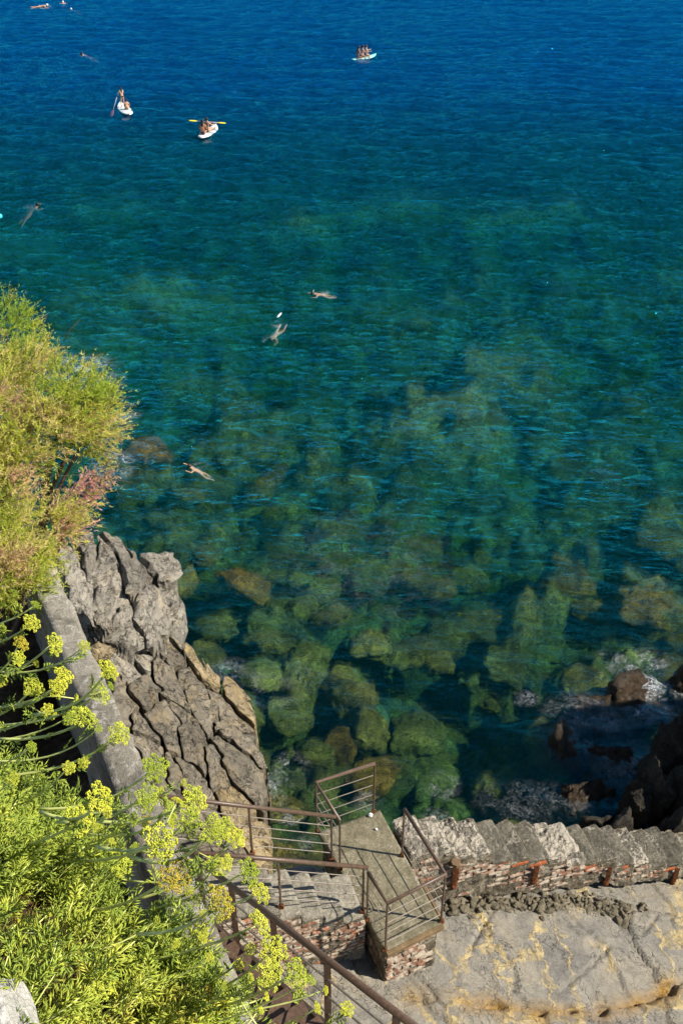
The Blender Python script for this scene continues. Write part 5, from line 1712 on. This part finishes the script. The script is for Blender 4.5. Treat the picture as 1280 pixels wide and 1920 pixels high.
def build_tamarisk(name, label, base, lobes, nplume, seed, pink=(), tips=True):
    r = np.random.default_rng(seed)
    base = Vector(base)
    e = empty(name, base)
    tag(e, label, 'shrub')
    o = np.array(base)
    S = []
    limbs = bmesh.new()
    hubs = []
    for (u, v, ru, rv, dep) in lobes:
        c = np.array(at_d(u, v, dep)); s = dep / FPX
        hubs.append((c, ru * s, rv * s))
        st = np.array([0, 0, 0.0])
        cc = c - o
        mid = cc * 0.5 + r.normal(size=3) * 0.12 + np.array([0, 0, -0.1])
        pts = [Vector(st * (1 - f) ** 2 + mid * 2 * f * (1 - f) + cc * f * f) for f in np.linspace(0, 1, 9)]
        tube_bm(limbs, pts, [0.045 * (1 - f) + 0.008 for f in np.linspace(0, 1, 9)], 6)
    area = np.array([h[1] * h[2] for h in hubs]); area = area / area.sum()
    for q in range(nplume):
        k = r.choice(len(hubs), p=area)
        c, rx, ry = hubs[k]
        a = unit(r.normal(size=3)); rad = r.random() ** 0.42
        p = c + a * rad * np.array([rx, rx * 0.9, ry])
        clump = PN.fbm(np.array(p[0] * 2.2), np.array(p[1] * 2.2), p[2] * 2.2, 3)
        if clump < -0.30 + 0.25 * r.random(): continue
        d = unit(a * 0.55 + np.array([0.45, -0.05, 0.35]) + r.normal(size=3) * 0.35)
        L = r.uniform(0.10, 0.24)
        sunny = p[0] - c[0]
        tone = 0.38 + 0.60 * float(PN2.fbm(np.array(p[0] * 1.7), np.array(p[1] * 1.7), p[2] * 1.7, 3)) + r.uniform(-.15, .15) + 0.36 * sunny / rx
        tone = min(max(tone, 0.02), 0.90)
        for (pu, pv, pr, pd) in pink:
            pc = np.array(at_d(pu, pv, pd))
            if np.linalg.norm(p - pc) < pr: tone = r.uniform(0.95, 1.0) if r.random() < 0.7 else tone
        # central twig plus whorls of fine sprigs
        n = 20
        f = r.random(n)
        bend = unit(r.normal(size=3)) * 0.25
        b = p + d * (f * L)[:, None] + bend * ((f ** 2) * L)[:, None]
        dd = unit(d * 0.9 + unit(r.normal(size=(n, 3))) * 0.85)
        ln = r.uniform(0.02, 0.055, n) * (1.15 - 0.5 * f)
        S.append((b, dd, ln, np.full(n, 0.0033), np.full(n, tone) + r.uniform(-.06, .06, n)))
        S.append((p[None], d[None], np.array([L]), np.array([0.0028]), np.array([min(1, tone + 0.1)])))
        if r.random() < 0.10:
            tube_bm(limbs, [Vector(c * 0.3 + p * 0.7 - o + r.normal(size=3) * .03), Vector(p - o), Vector(p + d * L - o)], [0.005, 0.004, 0.0015], 4)
    if tips:
        for (u0, v0, u1, v1, dep) in [(165, 905, 205, 940, 9.8), (150, 940, 200, 985, 9.8), (190, 845, 248, 862, 9.9), (175, 915, 235, 910, 9.8), (210, 800, 255, 805, 9.9), (120, 640, 150, 600, 10.4), (170, 950, 190, 990, 9.8), (30, 880, 110, 940, 9.8), (60, 905, 150, 890, 9.8),
                                      (185, 880, 250, 905, 9.8), (195, 870, 225, 930, 9.8), (200, 770, 250, 742, 9.9), (150, 700, 190, 660, 10.1), (60, 640, 90, 590, 10.4)]:
            a = at_d(u0, v0, dep) - base; b = at_d(u1, v1, dep - 0.1) - base
            m = (a + b) / 2 + Vector(r.normal(size=3) * 0.03)
            tube_bm(limbs, [a, m, b], [0.006, 0.004, 0.0015], 4)
    link('branches', mesh_bm('branches', limbs, BARK, True), e)
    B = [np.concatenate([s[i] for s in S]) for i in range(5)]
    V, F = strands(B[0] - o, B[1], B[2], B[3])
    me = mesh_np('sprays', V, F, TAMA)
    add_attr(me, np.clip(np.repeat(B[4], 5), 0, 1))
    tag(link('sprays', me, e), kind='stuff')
    return e
tb = at_d(-40, 980, 10.0); tb.z = 7.7
build_tamarisk('tamarisk_bush', 'big feathery yellow-green tamarisk bush with tan tips hanging over the sea', tb,
    [(15, 625, 55, 60, 10.4), (30, 720, 95, 85, 10.2), (120, 745, 80, 70, 10.0), (175, 790, 62, 66, 9.9), (95, 810, 90, 70, 9.8), (-20, 800, 110, 110, 9.9), (20, 860, 60, 60, 9.6),
     (165, 885, 42, 40, 9.8), (150, 925, 40, 34, 9.75), (40, 985, 85, 60, 9.4), (-10, 950, 80, 80, 9.4), (110, 985, 50, 45, 9.5), (-60, 900, 100, 130, 9.8), (185, 735, 30, 26, 10.0), (65, 650, 26, 24, 10.3)],
    6800, 41, pink=((160, 915, 0.15, 9.75), (150, 1000, 0.10, 9.5)))
build_tamarisk('tamarisk_bush', 'low tuft of tamarisk hanging over the concrete coping above the dark gap', at_d(10, 1130, 9.0) + Vector((-0.3, 0, -0.5)),
    [(30, 1050, 62, 40, 9.0), (50, 1105, 52, 28, 8.8), (-10, 1080, 60, 60, 8.9), (95, 1040, 36, 34, 9.1)], 900, 42, tips=False)
# ------------------------------------------------------------------ boards, people, swimmers
SKIN = mat_plain('skin_light', (0.52, 0.30, 0.19), 0.55, 0.3, 0, 0.08, 6)
SKIN_T = mat_plain('skin_tanned', (0.36, 0.18, 0.10), 0.55, 0.3, 0, 0.08, 6)
HAIR_D = mat_plain('hair_dark', (0.012, 0.009, 0.008), 0.5, 0.4, 0, 0.3, 40)
HAIR_B = mat_plain('hair_brown', (0.045, 0.022, 0.014), 0.5, 0.4, 0, 0.3, 40)
CLOTH = {k: mat_plain('swimwear_' + k, c, 0.8, 0.2, 0, 0.1, 10) for k, c in dict(black=(0.012, 0.012, 0.014), navy=(0.015, 0.022, 0.07), wine=(0.13, 0.012, 0.018), white=(0.75, 0.77, 0.78), blue=(0.16, 0.26, 0.55)).items()}
BOARD_W = mat_plain('board_white', (0.78, 0.80, 0.78), 0.4, 0.4, 0, 0.04, 3)
BOARD_T = mat_plain('board_turquoise', (0.30, 0.72, 0.66), 0.4, 0.4, 0, 0.06, 3)
BOARD_PAD = mat_plain('board_pad', (0.55, 0.62, 0.62), 0.8, 0.2, 0, 0.1, 12)
PINK = mat_plain('paddle_pink', (0.80, 0.22, 0.20), 0.45, 0.4)
YELLOW = mat_plain('paddle_yellow', (0.80, 0.62, 0.02), 0.45, 0.4)
SHAFT = mat_plain('paddle_shaft', (0.55, 0.50, 0.50), 0.5, 0.4)
BLACKM = mat_plain('black_rubber', (0.01, 0.01, 0.011), 0.6, 0.3)

def skinned(name, pts, edges, rad, root, mat, sub=2):
    me = bpy.data.meshes.new(name + '_cage')
    me.from_pydata([tuple(p) for p in pts], edges, [])
    ob = bpy.data.objects.new(name + '_cage', me)
    COL.objects.link(ob)
    md = ob.modifiers.new('skin', 'SKIN')
    for i, r in enumerate(rad):
        me.skin_vertices[0].data[i].radius = r if isinstance(r, tuple) else (r, r)
    me.skin_vertices[0].data[root].use_root = True
    md.use_smooth_shade = True
    ss = ob.modifiers.new('sub', 'SUBSURF'); ss.levels = sub; ss.render_levels = sub
    dg = bpy.context.evaluated_depsgraph_get()
    out = bpy.data.meshes.new_from_object(ob.evaluated_get(dg))
    out.name = name
    bpy.data.objects.remove(ob); bpy.data.meshes.remove(me)
    out.materials.clear(); out.materials.append(mat)
    for p in out.polygons: p.use_smooth = True
    return out

def person(name, label, J, loc, rotz, scale, skin, hair, hairlen, bottom=None, top=None, group=None, cat='person', tilt=(0, 0)):
    """J: joint name -> position for a 1.7 m body; x to its right hand, y forward, z up"""
    order = ['pel', 'wai', 'che', 'nec', 'hea', 'crn', 'lsh', 'lel', 'lwr', 'lha', 'rsh', 'rel', 'rwr', 'rha', 'lhi', 'lkn', 'lan', 'lto', 'rhi', 'rkn', 'ran', 'rto']
    rad = dict(pel=(.135, .105), wai=(.12, .09), che=(.145, .10), nec=.052, hea=(.082, .095), crn=(.06, .07), lsh=.062, rsh=.062, lel=.043, rel=.043, lwr=.030, rwr=.030, lha=(.042, .022), rha=(.042, .022),
               lhi=.088, rhi=.088, lkn=.058, rkn=.058, lan=.040, ran=.040, lto=(.042, .026), rto=(.042, .026))
    E = [('pel', 'wai'), ('wai', 'che'), ('che', 'nec'), ('nec', 'hea'), ('hea', 'crn'), ('che', 'lsh'), ('lsh', 'lel'), ('lel', 'lwr'), ('lwr', 'lha'), ('che', 'rsh'), ('rsh', 'rel'), ('rel', 'rwr'), ('rwr', 'rha'),
         ('pel', 'lhi'), ('lhi', 'lkn'), ('lkn', 'lan'), ('lan', 'lto'), ('pel', 'rhi'), ('rhi', 'rkn'), ('rkn', 'ran'), ('ran', 'rto')]
    ix = {k: i for i, k in enumerate(order)}
    pts = [Vector(J[k]) for k in order]
    e = empty(name, loc, (tilt[0], tilt[1], rotz))
    e.scale = (scale,) * 3
    tag(e, label, cat, group)
    link('body', skinned('body', pts, [(ix[a], ix[b]) for a, b in E], [rad[k] for k in order], 0, skin), e)
    # hair cap, and a fall of hair down the back
    h = Vector(J['hea']); c = Vector(J['crn']); ax = (c - h).normalized()
    back = Vector(J.get('back', (0, -1, 0)))
    bm = bmesh.new(); bmesh.ops.create_icosphere(bm, subdivisions=3, radius=1.0)
    for v in bm.verts:
        w = 1 + 0.10 * PN(v.co.x * 3, v.co.y * 3, v.co.z * 3)
        v.co = Vector((v.co.x * 0.098, v.co.y * 0.112, v.co.z * 0.110)) * float(w)
    q = ax.to_track_quat('Z', 'Y')
    link('hair', mesh_bm('hair', bm, hair, True), e, h + ax * 0.045 + back * 0.028)
    if hairlen > 0:
        link('long_hair', skinned('long_hair', [h + back * 0.08, h + back * 0.11 - ax * hairlen * 0.5, h + back * 0.10 - ax * hairlen], [(0, 1), (1, 2)], [(0.08, 0.05), (0.085, 0.045), (0.04, 0.025)], 0, hair), e)
    if bottom:
        P = [J['pel'], Vector(J['lhi']).lerp(Vector(J['lkn']), 0.12), Vector(J['rhi']).lerp(Vector(J['rkn']), 0.12), Vector(J['pel']).lerp(Vector(J['wai']), 0.35)]
        link('swim_bottom', skinned('swim_bottom', [Vector(p) for p in P], [(0, 1), (0, 2), (0, 3)], [.152, .102, .102, .140], 0, bottom), e)
    if top:
        P = [Vector(J['che']).lerp(Vector(J['wai']), 0.30), Vector(J['che']).lerp(Vector(J['wai']), -0.02)]
        link('swim_top', skinned('swim_top', P, [(0, 1)], [(.150, .112), (.156, .110)], 0, top), e)
    return e

def stand():
    return dict(pel=(0, 0, .93), wai=(0, .02, 1.10), che=(0, .05, 1.32), nec=(0, .07, 1.46), hea=(0, .10, 1.58), crn=(0, .11, 1.67), lsh=(-.17, .05, 1.38), lel=(-.25, .14, 1.14), lwr=(-.22, .32, .98), lha=(-.21, .38, .95),
                rsh=(.17, .05, 1.38), rel=(.22, .20, 1.18), rwr=(-.02, .36, 1.22), rha=(-.08, .39, 1.22), lhi=(-.10, 0, .88), lkn=(-.13, .07, .48), lan=(-.14, -.01, .08), lto=(-.15, .13, .03),
                rhi=(.10, 0, .88), rkn=(.13, .07, .48), ran=(.14, -.01, .08), rto=(.15, .13, .03))
def sit(lean=0.12, legs='bent', arms='lap'):
    J = dict(pel=(0, 0, .11), wai=(0, lean * .3, .30), che=(0, lean, .50), nec=(0, lean * 1.25, .64), hea=(0, lean * 1.4 + .02, .76), crn=(0, lean * 1.4 + .03, .85), lsh=(-.17, lean, .56), rsh=(.17, lean, .56), lhi=(-.10, .02, .10), rhi=(.10, .02, .10))
    if legs == 'bent':
        J.update(lkn=(-.17, .34, .40), lan=(-.14, .55, .08), lto=(-.14, .68, .04), rkn=(.17, .34, .40), ran=(.14, .55, .08), rto=(.14, .68, .04))
    elif legs == 'straight':
        J.update(lkn=(-.13, .42, .15), lan=(-.12, .80, .07), lto=(-.12, .86, .15), rkn=(.13, .42, .15), ran=(.12, .80, .07), rto=(.12, .86, .15))
    else:
        J.update(lkn=(-.33, .22, .10), lan=(-.40, .10, -.22), lto=(-.42, .20, -.28), rkn=(.33, .22, .10), ran=(.40, .10, -.22), rto=(.42, .20, -.28))
    if arms == 'lap':
        J.update(lel=(-.24, lean + .08, .32), lwr=(-.16, .34, .30), lha=(-.13, .40, .30), rel=(.24, lean + .08, .32), rwr=(.16, .34, .30), rha=(.13, .40, .30))
    else:
        J.update(lel=(-.30, lean + .12, .42), lwr=(-.36, .34, .50), lha=(-.37, .39, .51), rel=(.30, lean + .12, .42), rwr=(.36, .34, .46), rha=(.37, .39, .46))
    return J
def prone():
    # face down along +y
    J = dict(pel=(0, 0, 0), wai=(0, .18, .03), che=(0, .40, .05), nec=(0, .55, .06), hea=(0, .67, .09), crn=(0, .74, .15), lsh=(-.18, .44, .05), lel=(-.42, .56, -.02), lwr=(-.34, .80, -.06), lha=(-.31, .87, -.07),
             rsh=(.18, .44, .05), rel=(.42, .50, -.02), rwr=(.52, .74, -.08), rha=(.53, .82, -.09), lhi=(-.10, -.06, 0), lkn=(-.20, -.45, -.08), lan=(-.17, -.82, -.02), lto=(-.17, -.96, -.03),
             rhi=(.10, -.06, 0), rkn=(.17, -.45, -.02), ran=(.26, -.80, -.10), rto=(.28, -.94, -.12))
    J['back'] = (0, -0.5, 0.8)
    return J

def board_mesh(name, L, W, mat, pad):
    """paddle board along +y with pointed nose, rockered ends and soft rails"""
    n, m = 40, 12
    V = []; F = []
    for i in range(n + 1):
        f = i / n
        y = (f - 0.5) * L
        wd = W / 2 * (max(0.0, 1 - abs(2 * f - 0.94) ** 2.6)) ** 0.62 if 0 < f < 1 else 0.01
        wd = max(wd, 0.012)
        rock = 0.16 * max(0, f - 0.62) ** 2 * 6 + 0.03 * max(0, 0.25 - f) ** 2 * 16
        for j in range(m):
            a = 2 * math.pi * j / m
            V.append((wd * math.copysign(abs(math.cos(a)) ** 0.6, math.cos(a)), y, rock + 0.065 * math.copysign(abs(math.sin(a)) ** 0.7, math.sin(a))))
    for i in range(n):
        for j in range(m):
            a = i * m + j; b = i * m + (j + 1) % m
            F.append([a, b, b + m, a + m])
    return mesh_np(name, V, F, mat, True)
def paddle_board(label, a, b, mat, z=0.05, W=0.78):
    c = (a + b) / 2; d = b - a
    e = empty('paddle_board', (c.x, c.y, z), (0, 0, math.atan2(-d.x, d.y)))
    tag(e, label, 'paddle board', 'paddle boards out on the blue water')
    L = min(max(d.length, 2.7), 3.4)
    hu = link('hull', board_mesh('hull', L, W, mat, True), e)
    bm = bmesh.new(); bmesh.ops.create_cube(bm, size=1.0); bmesh.ops.scale(bm, vec=(W * 0.62, L * 0.48, 0.012), verts=bm.verts[:])
    bmesh.ops.bevel(bm, geom=[q for q in bm.edges if abs((q.verts[0].co - q.verts[1].co).z) > 0.005], offset=0.1, segments=3, affect='EDGES')
    link('deck_pad', mesh_bm('deck_pad', bm, BOARD_PAD), e, (0, -0.12 * L, 0.066))
    bm = bmesh.new(); bmesh.ops.create_cone(bm, cap_ends=True, segments=8, radius1=0.10, radius2=0.03, depth=0.2)
    bmesh.ops.scale(bm, vec=(0.12, 1, 1), verts=bm.verts[:])
    link('fin', mesh_bm('fin', bm, BLACKM), hu, (0, -L * 0.40, -0.12), (math.pi, 0, 0))
    return e
def on_board(e, x, y, z=0.075):
    return e.matrix_basis @ Vector((x, y, z))
def paddle(label, a, b, blade_mat, both, grp=None):
    d = (b - a); L = d.length
    e = empty('paddle', a)
    tag(e, label, 'paddle')
    q = d.to_track_quat('Z', 'Y')
    bm = bmesh.new(); tube_bm(bm, [Vector((0, 0, 0)), d], 0.018, 6)
    link('shaft', mesh_bm('shaft', bm, SHAFT, True), e)
    for k, (p, s) in enumerate([(d, 1)] + ([(Vector((0, 0, 0)), -1)] if both else [])):
        bm = bmesh.new(); bmesh.ops.create_icosphere(bm, subdivisions=3, radius=1.0)
        bmesh.ops.scale(bm, vec=(0.125, 0.03, 0.26), verts=bm.verts[:])
        o = link('blade', mesh_bm('blade', bm, blade_mat if k == 0 or both else blade_mat, True), e, p + d.normalized() * s * 0.16, q.to_euler())
    return e
# board with a standing paddler
A1, B1 = at_z(243, 217, 0), at_z(226, 197.5, 0)
b1 = paddle_board('white paddle board with one person standing and one sitting', A1, B1, BOARD_W, 0.06, 0.80)
yaw1 = b1.rotation_euler.z
person('person', 'person in black swimwear standing on white board and paddling', stand(), on_board(b1, -0.02, 0.35), yaw1 + 0.2, 0.72, SKIN, HAIR_D, 0.34, CLOTH['black'], None)
person('person', 'dark-haired person sitting at the feet of the standing paddler', sit(0.16, 'bent'), on_board(b1, 0.05, -0.55), yaw1 - 0.3, 0.74, SKIN, HAIR_D, 0.10, CLOTH['black'], CLOTH['black'])
hp = on_board(b1, -0.18, 0.62, 0.95)
paddle('pink paddle dipped beside the standing paddler', hp, at_z(212, 208.5, 0.0), PINK, False)
# board with two people and a yellow double paddle
A2, B2 = at_z(376.5, 261, 0), at_z(406, 240, 0)
b2 = paddle_board('white paddle board carrying two seated people and a yellow paddle', A2, B2, BOARD_W, 0.07, 0.78)
yaw2 = b2.rotation_euler.z
person('person', 'dark-haired person in navy sitting at the stern with back turned', sit(0.10, 'straight'), on_board(b2, -0.02, -0.95), yaw2 + 0.15, 0.95, SKIN_T, HAIR_D, 0.30, CLOTH['navy'], None)
person('person', 'person in wine red swimwear sitting in front, holding the yellow paddle', sit(0.05, 'straight', 'paddle'), on_board(b2, 0.0, -0.25), yaw2 - 0.2, 0.92, SKIN, HAIR_D, 0.05, CLOTH['wine'], CLOTH['wine'])
c2 = on_board(b2, 0.0, 0.12, 0.52)
paddle('yellow double-bladed paddle held across the white board', c2 + Vector((-0.78, 0.02, 0.10)), c2 + Vector((0.62, 0.1, -0.02)), YELLOW, True)
# board with three people
A3, B3 = at_z(662.5, 114, 0), at_z(702.5, 106.5, 0)
b3 = paddle_board('turquoise paddle board carrying three people, farthest out', A3, B3, BOARD_T, 0.06, 0.72)
yaw3 = b3.rotation_euler.z
person('person', 'dark-haired person at the back end of the turquoise board', sit(0.06, 'astride'), on_board(b3, 0.0, -0.75), yaw3 - 0.4, 1.0, SKIN_T, HAIR_D, 0.34, CLOTH['black'], None)
person('person', 'person sitting in the middle of the turquoise board', sit(0.02, 'astride', 'paddle'), on_board(b3, 0.0, -0.22), yaw3 - 0.5, 1.0, SKIN, HAIR_D, 0.10, CLOTH['black'], None)
person('person', 'person at the front of the trio on the turquoise board with arms raised', sit(-0.04, 'astride', 'paddle'), on_board(b3, 0.0, 0.28), yaw3 - 0.7, 0.96, SKIN, HAIR_B, 0.0, CLOTH['black'], CLOTH['black'])
# swimmers
def swimmer(label, u, v, heading, scale, skin, hair, bottom, dz=-0.03, hairlen=0.0, tilt=(0, 0)):
    p = at_z(u, v, 0)
    return person('person', label, prone(), (p.x, p.y, dz), heading, scale, skin, hair, hairlen, bottom, None, cat='person', tilt=tilt)
swimmer('brown-haired swimmer in pale blue trunks near the pale sunken rock', 372, 872, math.radians(108), 0.54, SKIN, HAIR_B, CLOTH['blue'], -0.25, 0.0, (0.62, 0))
sn = swimmer('snorkeller floating face down in the middle of the bay', 604, 548, math.radians(112), 0.62, SKIN, HAIR_D, CLOTH['white'], -0.14, 0.0, (0.22, 0))
tube('snorkel', [Vector((-0.10, 0.70, 0.05)), Vector((-0.13, 0.74, 0.22)), Vector((-0.12, 0.72, 0.38))], 0.014, CLOTH['white'], sn)
dv = swimmer('swimmer diving just below the surface with one white fin showing', 518, 609, math.radians(150), 0.62, SKIN, HAIR_D, CLOTH['white'], -0.38, 0.0, (-0.34, 0))
bm = bmesh.new(); bmesh.ops.create_icosphere(bm, subdivisions=3, radius=1.0); bmesh.ops.scale(bm, vec=(0.10, 0.30, 0.025), verts=bm.verts[:])
link('fin', mesh_bm('fin', bm, CLOTH['white'], True), dv, (0.26, -1.0, 0.60), (0.2, 0.2, 0.2))
swimmer('swimmer with face up out of the water near the tamarisk bush', 55, 385.5, math.radians(-70), 0.85, SKIN, HAIR_D, CLOTH['black'], -0.42, 0.0, (0.62, 0))
swimmer('pale swimmer splashing on the surface in the far corner of the bay', 76, 13, math.radians(-80), 1.05, SKIN, CLOTH['white'], CLOTH['white'], 0.03)
swimmer('far swimmer of which only a pale head and shoulders show', 120, 6.5, math.radians(20), 0.9, SKIN, CLOTH['white'], CLOTH['white'], -0.2, 0.0, (0.3, 0))
swimmer('far swimmer between the pale head and the blue open water', 142, 16.5, math.radians(100), 0.8, SKIN, CLOTH['white'], CLOTH['white'], -0.32, 0.0, (0.45, 0))
swimmer('lone dark-haired swimmer behind the standing paddler', 166, 103, math.radians(80), 0.9, SKIN, HAIR_D, CLOTH['black'], -0.22, 0.0, (0.35, 0))
# float at the edge of the bay
p = at_z(-1, 405.5, 0.08)
fl = empty('swim_buoy', (p.x, p.y, 0.03))
tag(fl, 'small turquoise float bobbing at the picture edge', 'buoy')
bm = bmesh.new(); bmesh.ops.create_icosphere(bm, subdivisions=3, radius=0.15); bmesh.ops.scale(bm, vec=(1, 1, 0.85), verts=bm.verts[:])
link('float_body', mesh_bm('float_body', bm, mat_plain('buoy_turquoise', (0.05, 0.70, 0.72), 0.35, 0.5, 0, 0.05), True), fl, (0, 0, 0.05))
tube('float_ring', [Vector((-.05, 0, .17)), Vector((-.04, 0, .22)), Vector((0, 0, .24)), Vector((.04, 0, .22)), Vector((.05, 0, .17))], 0.010, BLACKM, fl)
